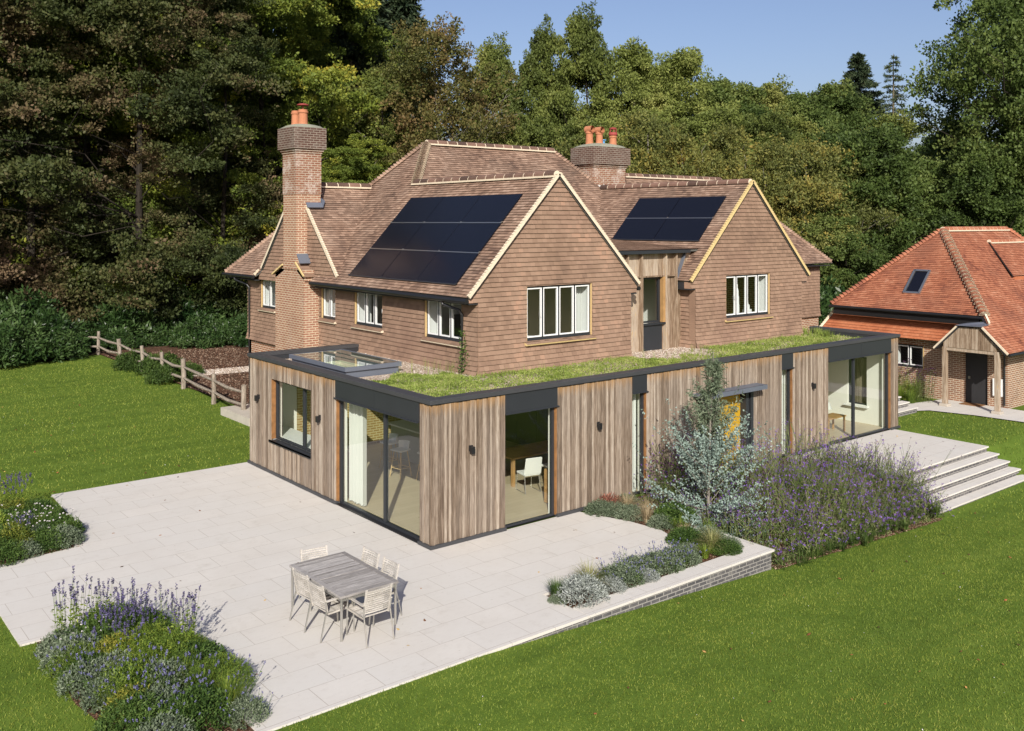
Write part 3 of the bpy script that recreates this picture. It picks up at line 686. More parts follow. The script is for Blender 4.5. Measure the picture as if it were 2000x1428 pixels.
bonnets((6.17,10.0,8.12),(7.5,11.35,9.58)); bonnets((26.75,7.75,5.05),(23.35,11.15,8.7),cream='roof_tile',r=.1); bonnets((14.5,10.25,8.35),(13.4,11.35,9.55),cream='roof_tile',r=.1); bonnets((3.18,18.55,4.93),(6.1,15.63,8.05),cream='roof_tile',r=.1); bonnets((6.12,12.85,8.1),(7.5,11.45,9.58),cream='roof_tile',r=.1)
# verges
def verge(a,b,cream,par=None,w=.06,h=.085):
    a=Vector(a);b=Vector(b);L=(b-a).length;d=(b-a)/L;n=int(L/.1); mb=MB(); up=Vector((0,0,1)); 
    lat=d.cross(up).normalized(); nn=lat.cross(d).normalized()
    mb.beam(a,b,w,h,up=nn)
    for k in range(n):
        p=a+d*(L*k/n); q=a+d*(L*(k+.8)/n); mb.beam(p+nn*(h*.5+.016),q+nn*(h*.5+.002),w*1.1,.016,up=nn)
    part('verge_mortar',mb,cream,par or Hh)
    mb=MB(); mb.beam(a-nn*(h*.5+.008),b-nn*(h*.5+.008),w*1.1,.014,up=nn); part('verge_edge',mb,'black_metal',par or Hh)
verge((3.12,2.92,4.9),(6.17,2.92,8.13),'mortar_cream'); verge((9.3,2.92,5.0),(6.17,2.92,8.13),'mortar_cream')
verge((11.6,2.92,4.98),(14.67,2.92,8.15),'mortar_yellow'); verge((17.86,2.92,4.96),(14.67,2.92,8.15),'mortar_yellow')
verge((3.27,10.03,5.09),(3.27,12.85,8.08),'mortar_cream'); verge((3.27,15.6,5.16),(3.27,12.85,8.08),'mortar_cream')
verge((3.12,15.86,4.9),(3.3,15.86,5.09),'mortar_cream'); 
# tile-hung walls
def flare_z(zb):
    return lambda u,v: .075*max(0,(zb+.38-v)/.38)**1.6 if v<zb+.38 else 0.0
def hung(name,rects,tri,O,U,zb=None,g=.125,thick=.25,mat='hung_tile',base='dark_room',par=None,**kk):
    t=MB(); b=MB(); N=Vector(U).cross(Vector((0,0,1)))
    polys=[R4(r) for r in rects]+tri
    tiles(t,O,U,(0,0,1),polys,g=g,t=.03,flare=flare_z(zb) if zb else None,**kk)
    for p in polys: b.prism([Vector(O)+Vector(U)*q[0]+Vector((0,0,1))*q[1]+N*.004 for q in p],None,tuple(-N*thick))
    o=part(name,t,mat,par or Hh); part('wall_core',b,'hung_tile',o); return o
WF=[(5.07,3.6,7.47,5.09)]; 
# gable 1 front
tri=[[(3.17,4.86),(9.27,4.86),(9.27,4.96),(6.17,8.06),(3.17,4.9)]]
def gable(name,x0,x1,hole,xa,za,l,r,zl,side_holes=None):
    # wall above the window head, cut into convex pieces
    hz=hole[3]
    rects=split_rect(x0-.035,2.86,x1,4.74,[(hole[0],hole[1],hole[2],4.74)])
    polys=[]
    # band 4.74 - hz beside the window
    def edge(z): # left, right limit at height z
        zz=max(z,zl); k=(za-zz)/(za-zl); return xa-(xa-l)*k, xa+(r-xa)*k
    L0,R0=edge(4.74); L1,R1=edge(hz)
    zk=zl
    for (p0,p1) in ((None,hole[0]),(hole[2],None)):
        if p0 is None: poly=[(l,4.74),(p1,4.74),(p1,hz),(L1,hz),(l,zk)]
        else: poly=[(p0,4.74),(r,4.74),(r,zk),(R1,hz),(p0,hz)]
        polys.append(poly)
    polys.append([(L1,hz),(R1,hz),(xa,za)])
    return hung(name,rects,polys,(0,3.0,0),(1,0,0),zb=2.86)
g1=gable('gable_wall',3.5,9.02,(5.07,3.62,7.47,5.09),6.17,8.05,3.17,9.26,4.93)
g2=gable('gable_wall',11.92,17.5,(13.37,3.7,15.69,5.09),14.67,8.07,11.66,17.8,5.0)
# corbel boxes below the verges
for q in (((3.16,2.99,4.70),(3.5,11.5,4.735)),((9.02,2.99,4.70),(9.27,3.6,4.735)),((11.65,2.99,4.70),(11.92,3.6,4.735)),((17.5,2.99,4.70),(17.8,8,4.735)),((3.16,15.9,4.70),(3.5,18.5,4.735)),((17.5,7.75,4.86),(26.7,8.1,4.9)),((9.2,3.02,4.74),(9.26,3.6,4.93)),((11.67,3.02,4.74),(11.73,3.6,4.95))): part('soffit',MB().box(*q),'door_dark',Hh)
# left wall (x = 3.48), u runs towards -y
OL=(3.48,0,0); UL=(0,-1,0)
wins=[(-5.44,3.64,-3.69,4.72),(-9.3,3.66,-7.65,4.72),(-11.46,3.68,-10.5,4.76),(-16.1,3.70,-14.86,4.78)]
hung('side_wall',split_rect(-9.35,2.86,-2.985,4.72,wins[:2]),[],OL,UL,zb=2.86)
hung('side_wall',split_rect(-17.23,2.5,-9.35,4.72,wins[2:]),[],OL,UL,zb=2.5)
# chimney gable (x = 3.30)
hung('gable_wall',[(-15.85,4.74,-10.0,5.08)],[[(-15.5,5.08),(-10.2,5.08),(-12.85,7.95)]],(3.31,0,0),UL)
# recess side walls and right part
hung('side_wall',[(-3.62,2.86,-3.0,4.74)],[],(11.92,0,0),UL,zb=2.86)
hung('rear_wing_wall',[(17.5,2.6,26.4,4.9)],[],(0,8.1,0),(1,0,0),zb=2.6)
mb=MB(); mb.box((17.5,8.12,0),(26.36,8.35,2.62)); mb.box((26.1,8.35,0),(26.36,14.5,4.9)); mb.box((17.3,3.25,0),(17.48,8.1,4.9)); mb.box((3.5,9.3,0),(3.75,17.2,2.55)); mb.box((3.5,17.0,0),(9,17.2,4.8)); mb.box((8.9,15.6,0),(9.05,17.0,4.8)); mb.box((9.0,15.4,0),(26.1,15.6,4.8)); mb.box((17.5,14.4,0),(26.2,14.6,4.9)); part('brick_wall',mb,'brick_red',Hh)
# inside floors, partitions
mb=MB(); mb.box((3.75,3.26,2.70),(17.3,16.9,2.80)); part('upper_floor',mb,'plywood',Hh)
mb=MB()
for q in ((3.75,6.6,17.3,6.7),(3.75,10.0,9,10.1),(8.9,3.26,9.0,6.6),(12.0,3.7,12.1,6.6),(3.75,13.6,9,13.7),(7.5,6.7,7.6,13.6),(9.0,5.4,12.0,5.5)): mb.box((q[0],q[1],2.8),(q[2],q[3],5.2))
mb.box((3.75,3.25,5.2),(8.95,10,5.25)); mb.box((3.75,10.1,5.2),(9,16.9,5.25)); mb.box((12.1,3.25,5.2),(17.3,6.6,5.25)); mb.box((9.1,3.75,5.4),(11.9,5.4,5.45)); part('partition',mb,'wall_white',Hh)
# casement windows
def casement(axis,a,b,z0,z1,c,n,par=Hh,sill=True,post='right',blind=False,opens=()):
    """axis 'x': faces -y ; axis 'y': faces -x.  a<b along the axis"""
    def B(mb,u0,u1,v0,v1,d0,d1,r=None):
        if axis=='x': mb.box((u0,c+d0,v0),(u1,c+d1,v1),r)
        else: mb.box((c+d0,u0,v0),(c+d1,u1,v1),r)
    mb=MB(); fw=.05
    B(mb,a,a+fw*.6,z0,z1,.05,.13); B(mb,b-fw*.6,b,z0,z1,.05,.13); B(mb,a,b,z1-.045,z1,.045,.13); B(mb,a,b,z0,z0+.075,.04,.13)
    W=(b-a)/n
    for k in range(1,n): B(mb,a+k*W-.022,a+k*W+.022,z0+.075,z1-.045,.05,.12)
    wn=part('window',mb,'charcoal',par)
    for k in range(n):
        m=MB(); u0=a+k*W+.024; u1=a+(k+1)*W-.024; v0=z0+.078; v1=z1-.048; f=.036
        B(m,u0,u0+f,v0,v1,.055,.11); B(m,u1-f,u1,v0,v1,.055,.11); B(m,u0+f,u1-f,v0,v0+f,.055,.11); B(m,u0+f,u1-f,v1-f,v1,.055,.11)
        part('casement',m,'white_paint',wn)
        g=MB()
        if axis=='x': g.face([(u0+f,c+.08,v0+f),(u1-f,c+.08,v0+f),(u1-f,c+.08,v1-f),(u0+f,c+.08,v1-f)])
        else: g.face([(c+.08,u0+f,v0+f),(c+.08,u0+f,v1-f),(c+.08,u1-f,v1-f),(c+.08,u1-f,v0+f)])
        part('pane',g,'glass_up',wn)
        if k in opens:
            h=MB(); uu=u1-f*1.3 if axis=='x' else u0+f*1.3
            B(h,uu-.012,uu+.012,z0+.42*(z1-z0),z0+.42*(z1-z0)+.13,.03,.055); part('handle',h,'white_paint',wn)
    m=MB(); B(m,a-.03,a,z0,z1,-.0,.3); B(m,b,b+.03,z0,z1,-.0,.3); part('jamb',m,'plywood',wn)
    m=MB(); B(m,a,a+.012,z0,z1,.13,.42); B(m,b-.012,b,z0,z1,.13,.42); B(m,a,b,z0-.02,z0+.01,.13,.45); part('lining',m,'white_paint',wn)
    if blind:
        m=MB(); z=z0+.12
        while z<z1-.08:
            if axis=='x': m.prism([(a+.06,c+.16,z),(a+.06,c+.2,z+.02),(a+.06,c+.2,z+.024),(a+.06,c+.16,z+.004)],None,(b-a-.12,0,0))
            else: m.prism([(c+.16,a+.06,z),(c+.2,a+.06,z+.02),(c+.2,a+.06,z+.024),(c+.16,a+.06,z+.004)],None,(0,b-a-.12,0))
            z+=.032
        part('blind',m,'white_paint',wn)
    if sill:
        t=MB(); cr=MB(); u=a-.1
        while u<b+.1:
            u2=min(u+.165,b+.1)
            if axis=='x': t.prism([(u+.004,c+.06,z0-.005),(u+.004,c-.12,z0-.06),(u+.004,c-.12,z0-.075),(u+.004,c+.06,z0-.02)],None,(u2-u-.008,0,0))
            else: t.prism([(c+.06,u+.004,z0-.005),(c-.12,u+.004,z0-.06),(c-.12,u+.004,z0-.075),(c+.06,u+.004,z0-.02)],None,(0,u2-u-.008,0))
            u=u2
        sl=part('sill',t,'hung_tile',wn)
        if axis=='x': cr.prism([(a-.1,c+.05,z0-.012),(a-.1,c-.115,z0-.067),(a-.1,c-.10,z0-.115),(a-.1,c+.05,z0-.10)],None,(b-a+.2,0,0))
        else: cr.prism([(c+.05,a-.1,z0-.012),(c-.115,a-.1,z0-.067),(c-.10,a-.1,z0-.115),(c+.05,a-.1,z0-.10)],None,(0,b-a+.2,0))
        part('sill_bedding',cr,'mortar_yellow' if axis=='x' else 'mortar_cream',wn)
    return wn
casement('x',5.1,7.44,3.64,5.09,3.0,4,opens=(0,))
casement('x',13.4,15.66,3.72,5.09,3.0,4,opens=(0,))
casement('y',3.72,5.41,3.66,4.72,3.48,3,opens=(0,))
casement('y',7.68,9.27,3.68,4.72,3.48,3,opens=(0,))
casement('y',10.53,11.43,3.70,4.74,3.48,2,blind=True)
casement('y',14.89,16.07,3.72,4.76,3.48,2)
# curtains upstairs
def drape(mb,axis,a,b,z0,z1,c,amp=.03,n=None):
    n=n or int((b-a)/.02); pts=[]
    for k in range(n+1):
        u=a+(b-a)*k/n; d=amp*math.sin(u*2*math.pi/.11)+amp*.4*math.sin(u*37)
        pts.append((u,c+d))
    for k in range(n):
        (u0,d0),(u1,d1)=pts[k],pts[k+1]
        if axis=='x': mb.face([(u0,d0,z0),(u1,d1,z0),(u1,d1,z1),(u0,d0,z1)])
        else: mb.face([(d0,u0,z0),(d1,u1,z0),(d1,u1,z1),(d0,u0,z1)])
mb=MB(); drape(mb,'y',8.95,9.2,3.1,4.9,3.85); drape(mb,'y',5.15,5.38,3.1,4.9,3.85); drape(mb,'x',7.2,7.42,3.1,5.2,3.36); drape(mb,'x',15.4,15.62,3.1,5.2,3.36); drape(mb,'y',15.75,16.0,3.1,4.9,3.85); part('upstairs_curtain',mb,'curtain_cloth',Hh)
# timber bay between the gables
mb=MB(); 
for r in split_rect(9.0,2.86,12.62,5.9,[(10.1,2.86,11.0,5.12)]):
    x=r[0]
    while x<r[2]-.01:
        x2=min(x+.19,r[2]); mb.box((x+.001,3.6,r[1]),(x2-.001,3.66,r[3])); x=x2
bay=part('timber_bay',mb,'weathered',Hh)
mb=MB()
for x in (9.42,10.03,11.1,11.58): mb.box((x-.022,3.46,2.84),(x+.022,3.6,5.88))
mb.box((10.03,3.5,5.12),(11.6,3.6,5.16)); mb.box((9.3,3.5,5.12),(10.0,3.6,5.16)); part('fin',mb,'weathered',bay)
mb=MB(); mb.box((8.6,3.36,5.84),(12.1,3.5,5.94)); part('gutter',mb,'charcoal',Hh,label='box gutter over the timber bay')
mb=MB(); mb.beam((12.05,3.55,5.85),(11.62,3.55,5.0),.1,.05,up=(0,0,1)); part('verge_flashing',mb,'lead',Hh)
glazing('x',10.1,10.98,3.72,5.12,3.66,[],name='bay_window',fw=.07,par=Hh,gmat='glass_up')
mb=MB(); mb.box((10.1,3.55,2.86),(10.98,3.7,3.68)); mb.box((10.05,3.48,3.66),(11.08,3.6,3.71)); part('spandrel_panel',mb,'charcoal',Hh)
mb=MB(); mb.box((10.98,3.5,3.72),(11.08,3.72,5.12)); part('jamb',mb,'oak_new',Hh)
# solar panels
def panels(f,dirx,x0,x1,y0,y1,rows,cols,slopev):
    up=Vector((dirx,0,slopev)).normalized(); N=Vector((-slopev*dirx,0,1)).normalized()
    for i in range(rows):
        for j in range(cols):
            xa=x0+(x1-x0)*i/rows; xb=x0+(x1-x0)*(i+1)/rows; ya=y0+(y1-y0)*j/cols; yb=y0+(y1-y0)*(j+1)/cols
            a=Vector((xa,ya+.016,f(xa,0)))+N*.06; c=Vector((xb,yb-.016,f(xb,0)))+N*.06
            p=[Vector((xa,ya+.016,f(xa,0)))+N*.065+up*.016,Vector((xa,yb-.016,f(xa,0)))+N*.065+up*.016,Vector((xb,yb-.016,f(xb,0)))+N*.065-up*.01,Vector((xb,ya+.016,f(xb,0)))+N*.065-up*.01]
            if dirx>0: p=p[::-1]
            mb=MB(); mb.prism(p,None,tuple(-N*.035)); part('solar_panel',mb,'solar',Hh)
        q=Vector((xa,0,f(xa,0)))+N*.062
        mb=MB(); mb.beam((q.x,y0,q.z),(q.x,y1,q.z),.028,.022,up=tuple(N)); 
        for j in range(cols+1): 
            yy=y0+(y1-y0)*j/cols; r=q+up*.03+N*.01; mb.box((r.x-.012,yy-.03,r.z-.012),(r.x+.03,yy+.01,r.z+.012))
        part('panel_rail',mb,'steel' if i else 'charcoal',Hh)
panels(fA,1,3.37,5.64,3.78,9.42,3,3,1.06)
panels(fC,1,12.76,14.19,3.57,7.5,2,2,1.03)
mb=MB()
for k in range(34):
    x=3.36+2.3*k/34; mb.box((x,9.43,fA(x,0)-.0),(x+.055,9.47,fA(x,0)+.055))
for k in range(22):
    x=12.75+1.45*k/22; mb.box((x,7.51,fC(x,0)),(x+.05,7.55,fC(x,0)+.05))
part('cut_tile_edge',mb,'orange_tile',Hh)
# gutters and downpipes
def gutter(path,par=Hh,r=.065): mb=MB(); mb.tube(path,r,8); part('gutter',mb,'black_metal',par)
gutter([(3.07,2.93,4.80),(3.07,11.45,4.84)]); gutter([(3.07,15.85,4.84),(3.07,18.6,4.84)]); gutter([(9.34,2.95,4.86),(9.34,3.6,4.86)])
def pipe(path,par=Hh,r=.038): mb=MB(); mb.tube(path,r,8); part('downpipe',mb,'black_metal',par)
pipe([(3.1,4.1,4.76),(3.12,4.05,4.66),(3.34,3.62,4.52),(3.39,3.58,4.4),(3.39,3.58,2.9)])
pipe([(3.1,17.6,4.76),(3.12,17.55,4.66),(3.34,17.0,4.5),(3.39,16.95,4.4),(3.39,16.95,.2)])
# chimneys
def pot(name,c,h,r,par,mat='pot_clay',kind=0):
    mb=MB(); mb.lathe(c,[(r*1.12,0),(r*1.0,.08),(r*.93,h-.16),(r*.93,h-.12),(r*1.1,h-.11),(r*1.1,h-.06),(r*.96,h-.05),(r*.96,h),(r*.7,h),(r*.7,h-.1)],16)
    o=part(name,mb,mat,par,smooth=False)
    if kind==1:
        m=MB(); m.tube([(c[0],c[1],c[2]+h-.1),(c[0],c[1],c[2]+h+.16)],.02,6); m.lathe((c[0],c[1],c[2]+h+.14),[(r*1.2,0),(r*1.22,.03),(r*.6,.06),(.01,.07)],16); part('cowl',m,'pot_red',par)
    if kind==2:
        m=MB(); m.tube([(c[0]-.02,c[1]+r*1.0,c[2]+h+.05),(c[0]-.0,c[1]-r*1.25,c[2]+h+.05)],r*.95,14,cap=False); m.tube([(c[0]-.02,c[1]+r*.98,c[2]+h+.05),(c[0],c[1]-r*1.2,c[2]+h+.05)],r*.72,14,cap=False); part('hood',m,mat,par)
        m=MB(); m.lathe((c[0],c[1]-r*.9,c[2]+h+.0),[(.01,0),(.01,.01)],6)
    if kind==3:
        m=MB(); m.lathe((c[0],c[1],c[2]+h-.02),[(r*1.15,0),(r*1.25,.05),(r*1.1,.1),(r*1.1,.12)],16)
        for k in range(6):
            t=k*math.pi/3; m.tube([(c[0]+r*.9*math.cos(t),c[1]+r*.9*math.sin(t),c[2]+h+.1),(c[0]+r*.9*math.cos(t),c[1]+r*.9*math.sin(t),c[2]+h+.22)],.015,5)
        m.lathe((c[0],c[1],c[2]+h+.22),[(r*1.0,0),(r*1.1,.04),(r*.5,.08),(.01,.09)],16); part('cowl',m,'pot_red',par)
mb=MB(); mb.box((2.93,11.62,0),(3.6,13.72,5.25)); ch=part('chimney',mb,'brick_chimney',Hh,label='tall brick chimney stack on the side gable')
mb=MB(); mb.box((2.9,12.1,5.25),(3.78,13.05,7.72)); part('shaft',mb,'brick_chimney',ch)
mb=MB(); mb.box((2.885,12.085,7.72),(3.795,13.065,9.06)); mb.box((2.86,12.06,9.06),(3.82,13.09,9.13)); mb.box((2.82,12.02,9.13),(3.86,13.13,9.2)); part('shaft',mb,'brick_dirty',ch)
mb=MB(); mb.box((2.76,11.96,9.2),(3.92,13.19,9.9)); part('cap',mb,'brick_cap',ch)
def hump(x0,y0,x1,y1,z,h,par):
    m=MB(); n=8; pts=[]
    for j in range(n+1):
        for i in range(n+1):
            u,v=i/n,j/n; zz=z+h*(1-(2*u-1)**2*.999)**.5*(1-(2*v-1)**2*.999)**.5
            pts.append((x0+(x1-x0)*u,y0+(y1-y0)*v,zz))
    m.v=pts
    for j in range(n):
        for i in range(n): m.f.append((j*(n+1)+i,j*(n+1)+i+1,(j+1)*(n+1)+i+1,(j+1)*(n+1)+i)); m.r.append(.5)
    part('flaunching',m,'flaunching',par,smooth=True)
hump(2.76,11.96,3.92,13.19,9.9,.16,ch)
pot('pot',(3.2,12.75,10.0),.5,.14,ch); pot('pot',(3.3,12.42,10.0),.52,.16,ch,kind=1)
# tiled shoulders of the lower stack
for (a,b,zt,zl2) in ((12.1,11.5,5.45,5.02),(13.05,13.85,5.35,5.0)):
    t=MB(); n=5
    for k in range(n):
        y0=a+(b-a)*k/n; y1=a+(b-a)*(k+1.15)/n; za=zt+(zl2-zt)*k/n; zb_=zt+(zl2-zt)*(k+1)/n
        for q in range(3):
            x0=2.86+q*.2; t.prism([(x0+.002,y0,za+.02),(x0+.196,y0,za+.02),(x0+.196,y1,zb_+.035),(x0+.002,y1,zb_+.035)],None,(0,0,-.02))
    part('shoulder_tiles',t,'hung_tile',ch)
    m=MB(); m.prism([(2.93,a,5.2),(2.93,a,zt),(2.93,b-(b-a)*.1,zl2+.05),(2.93,b-(b-a)*.1,4.9)],None,(.5,0,0)); part('shoulder',m,'brick_chimney',ch)
    m=MB(); m.beam((2.87,a,zt+.04),(2.87,b,zl2+.04),.04,.05,up=(0,0,1)); part('shoulder_edge',m,'mortar_yellow',ch)
m=MB(); m.prism([(2.9,12.08,5.75),(3.3,12.08,5.75),(3.3,11.85,5.45),(2.9,11.85,5.45)],None,(0,-.02,.02)); part('flashing',m,'lead',ch)
m=MB(); m.prism([(3.24,12.09,7.42),(3.24,11.98,7.26),(3.80,11.98,7.26),(3.80,12.09,7.42)],None,(0,-.03,.03)); m.prism([(3.80,12.09,7.42),(3.80,11.98,7.26),(3.98,12.2,7.48),(3.8,12.25,7.62)],None,(0,-.03,.03)); part('flashing',m,'lead',ch)
mb=MB(); mb.box((14.22,10.22,7.2),(15.0,12.1,9.0)) if False else None
X0,Y0=14.42,10.15
ch2=None
m=MB(); m.box((X0,Y0,7.4),(X0+1.72,Y0+1.05,8.92)); m.box((X0-.03,Y0-.03,8.92),(X0+1.75,Y0+1.08,8.98)); m.box((X0-.07,Y0-.07,8.98),(X0+1.79,Y0+1.12,9.05)); ch2=part('chimney',m,'brick_dirty',Hh,label='wide squat brick chimney behind the right gable')
m=MB(); m.box((X0-.14,Y0-.14,9.05),(X0+1.86,Y0+1.19,9.72)); part('cap',m,'brick_cap',ch2); hump(X0-.14,Y0-.14,X0+1.86,Y0+1.19,9.72,.2,ch2)
pot('pot',(X0+.42,Y0+.7,9.85),.55,.15,ch2,kind=2); pot('pot',(X0+.72,Y0+.45,9.87),.5,.14,ch2,kind=2); pot('pot',(X0+1.42,Y0+.4,9.85),.42,.15,ch2,kind=3)
m=MB(); m.lathe((X0+1.1,Y0+.6,9.88),[(.12,0),(.1,.05),(.05,.06),(.05,.16),(.11,.17),(.1,.2)],12); part('vent',m,'blue_plastic',ch2)
m=MB(); m.prism([(X0+.1,10.02,8.2),(X0+.25,9.93,8.1),(X0+.4,10.02,8.25),(X0+.25,9.98,8.16)],None,(0,-.02,.03)); part('valley_mortar',m,'white_paint',Hh)
# ================================================================== ANNEX
A=thing('orange_tiled_annex','brick annex with a big orange tiled hipped roof at the right edge','building',(29,2,0))
mb=MB()
for r in split_rect(-.5,-.3,6.3,2.95,[(2.40,1.06,3.6,1.96),(-.05,-.3,.80,1.96)]): mb.box((24.76,r[0],r[1]),(25.0,r[2],r[3]))
mb.box((25.0,-.77,-.3),(36,-.53,2.6)); mb.box((24.76,-.77,-.3),(25.0,-.5,2.6)); mb.box((25,6.1,-.3),(36,6.3,3.3)); part('wall',mb,'brick_annex',A)
RT=MB();RB=MB()
fW=lambda x,y:3.35+1.0*(x-24.2)
fS=lambda x,y:3.35+1.0*(y+.2)
fN=lambda x,y:3.35+1.0*(6.1-y)
roof_plane(RT,RB,[(24.2,-.2),(27.35,2.95),(24.2,6.1)],fW,(1,0),th=.1)
roof_plane(RT,RB,[(24.2,-.2),(36.3,-.2),(33.15,2.95),(27.35,2.95)],fS,(0,1),th=.1)
roof_plane(RT,RB,[(23.8,-.5),(36.3,-.5),(36.3,-.2),(24.2,-.2),(24.1,-.2)],fS,(0,1),th=.1)
roof_plane(RT,RB,[(23.35,-1.38),(36.3,-1.38),(36.3,-.5),(23.35,-.5)],fS,(0,1),th=.1)
roof_plane(RT,RB,[(24.2,6.1),(27.35,2.95),(33.15,2.95),(36.3,6.1)],fN,(0,-1),g=.2,th=.1)
roof_plane(RT,RB,[(23.35,.39),(24.7,.39),(24.7,1.25),(23.35,1.25)],lambda x,y:3.0-1.0*(y-.39),(0,-1),th=.06)
fP=lambda x,y:fS(x,y)+.42
roof_plane(RT,RB,[(30.05,2.3),(29.0,.86),(36.3,.86),(36.3,2.3)],lambda x,y:5.96+.94*(y-2.3),(0,1),th=.03)
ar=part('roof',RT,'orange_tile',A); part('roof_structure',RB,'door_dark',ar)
ridge((27.35,2.95,6.52),(33.15,2.95,6.52),'orange_tile',A,seg=.35); bonnets((24.2,-.2,3.42),(27.3,2.9,6.5),'orange_tile',A,step=.2,r=.15); bonnets((24.2,6.1,3.42),(27.3,3.0,6.5),'orange_tile',A,step=.15,r=.11,cream='orange_tile'); bonnets((36.2,-.1,3.45),(33.2,2.9,6.5),'orange_tile',A,step=.15,r=.11,cream='orange_tile')
ridge((30.05,2.3,6.0),(36,2.3,6.0),'orange_tile',A,seg=.35,r=.1)
mb=MB(); mb.box((29.2,.88,4.35),(36.3,.98,4.58)); part('dormer_front',mb,'orange_hung',A)
# tile-hung skirt
t=MB(); tiles(t,(24.36,0,2.25),(0,-1,0),Vector((.40,0,.95)),[[(-6.75,0),(-.95,0),(-.95,1.0),(-6.15,1.0)]],g=.115)
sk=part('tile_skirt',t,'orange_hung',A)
mb=MB(); mb.prism([(24.36,.9,2.24),(24.76,.9,3.2),(24.9,.9,3.2),(24.9,.9,2.2)],None,(0,5.4,0)); part('skirt_core',mb,'door_dark',sk)
verge((24.33,6.78,2.27),(24.74,6.18,3.22),'mortar_cream',A)
verge((24.2,-.22,3.4),(23.9,-.5,3.12),'mortar_cream',A)
mb=MB(); mb.tube([(24.12,-.15,3.29),(24.12,6.15,3.31)],.055,8); part('gutter',mb,'black_metal',A)
mb=MB(); mb.box((24.2,.0,3.0),(24.3,6.0,3.24)); part('fascia',mb,'black_metal',A)
mb=MB(); mb.tube([(24.7,-.68,2.2),(24.7,-.68,.1)],.035,8); part('downpipe',mb,'black_metal',A)
mb=MB(); mb.tube([(23.4,-1.42,2.12),(36,-1.42,2.12)],.05,8); part('gutter',mb,'black_metal',A)
casement('y',2.42,3.58,1.08,1.95,24.74,2,par=A,sill=False)
mb=MB()
y=2.2
while y<3.9: mb.box((24.745,y,1.97),(24.9,y+.065,2.2)); y+=.077
part('soldier_course',mb,'brick_red',A)
mb=MB(); mb.box((24.85,-.05,-.0),(24.95,.80,1.96)); dd=part('door',mb,'door_dark',A); m=MB(); m.box((24.82,.62,.9),(24.85,.7,1.0)); part('handle',m,'steel',dd)
mb=MB(); mb.box((24.66,-.62,.42),(24.76,-.28,1.05)); part('meter_box',mb,'white_paint',A)
# velux
fwv=lambda x: fW(x,0)+.05
p=[(24.82,3.24),(24.82,2.58),(25.66,2.58),(25.66,3.24)]
Nn=Vector((-1,0,1)).normalized()
def V3(x,y,h=.05): q=Vector((x,y,fW(x,0)))+Nn*h; return q
m=MB(); 
for a,b in (((24.80,3.22),(25.68,3.22)),((24.80,2.6),(25.68,2.6)),((24.82,2.6),(24.82,3.22)),((25.66,2.6),(25.66,3.22))): m.beam(V3(*a),V3(*b),.09,.09,up=Nn)
vx=part('rooflight',m,'steel',A,label='small roof window in the orange tiles'); m=MB(); m.face([V3(24.84,3.2),V3(24.84,2.62),V3(25.64,2.62),V3(25.64,3.2)]); part('pane',m,'solar',vx)
# porch
PC=thing('timber_porch','open oak porch on two posts over the dark door of the orange-roofed annex','porch',(23.6,0,0))
for (x,y) in ((23.5,.92),(23.5,-.97)):
    m=MB(); m.box((x-.08,y-.08,.08),(x+.08,y+.08,2.2)); part('post',m,'weathered',PC,bevel=.008)
    m=MB(); m.box((x-.16,y-.16,0),(x+.16,y+.16,.1)); part('post_foot',m,'foot_stone',PC,bevel=.02)
m=MB(); m.box((23.44,-.89,2.08),(23.56,.84,2.26)); part('beam',m,'weathered',PC)
m=MB(); y=-.98
while y<.95:
    y2=min(y+.11,.95); zt=min(3.0,2.26+(y2+1.22)*1.0 if y<0 else 3.0-(y-.39)*1.0) if (y<-.48 or y2>.39) else 2.98
    if y<-.48: z0_,z1_=min(2.98,3.35+(y+.2)-.1),min(2.98,3.35+(y2+.2)-.1)
    elif y2>.39: z0_,z1_=min(2.98,3.0-(y-.39)-.05),min(2.98,3.0-(y2-.39)-.05)
    else: z0_=z1_=2.97
    m.prism([(23.42,y+.002,2.2),(23.42,y2-.003,2.2),(23.42,y2-.003,z1_),(23.42,y+.002,z0_)],None,(.04,0,0)); y=y2
part('gable_boards',m,'weathered',PC)
m=MB(); m.prism([(23.3,.42,3.03),(24.72,.42,3.06),(24.72,-.3,3.1),(24.1,-.34,3.16),(23.95,-.5,3.09),(23.3,-.5,3.05)],None,(0,0,.025)); part('lead_top',m,'lead',PC)
m=MB(); m.beam((23.34,.42,3.0),(23.34,1.28,2.12),.04,.06,up=(0,0,1)); m.beam((23.34,-.5,3.03),(23.34,-1.4,2.16),.04,.07,up=(0,0,1)); part('bargeboard',m,'mortar_cream',PC)
mm=MB(); mm.box((24.2,-.0,.012),(24.7,.75,.03)); tag(part('door_mat',mm,'mat_brown'),'brown coir mat on the paving before the dark annex door','door mat')
PATH=[(21.4,1.3),(22.2,.85),(22.6,-.6),(22.75,-2.2),(22.9,-8),(24.76,-8),(24.76,1.6),(22.5,2.0)]
sheet('path',PATH,.010,'paving')
s2=thing('side_steps','three short stone steps between the extension end and the annex','steps',(21,2,0))
for i in range(3):
    m=MB(); y=1.0+.28*i; z=.16*(i+1); m.box((19.4,y,z-.04),(21.7-.07*i,y+.31,z)); part('tread',m,'paving',s2)
    m=MB(); m.box((19.42,y+.03,-.05),(21.66-.07*i,y+.3,z-.045)); part('riser',m,'brick_blue',s2)
m=MB(); m.box((2.05,13.85,-.05),(3.3,16.3,.24)); tag(part('concrete_slab',m,'concrete'),'pale concrete block step by the far corner of the timber extension','slab')
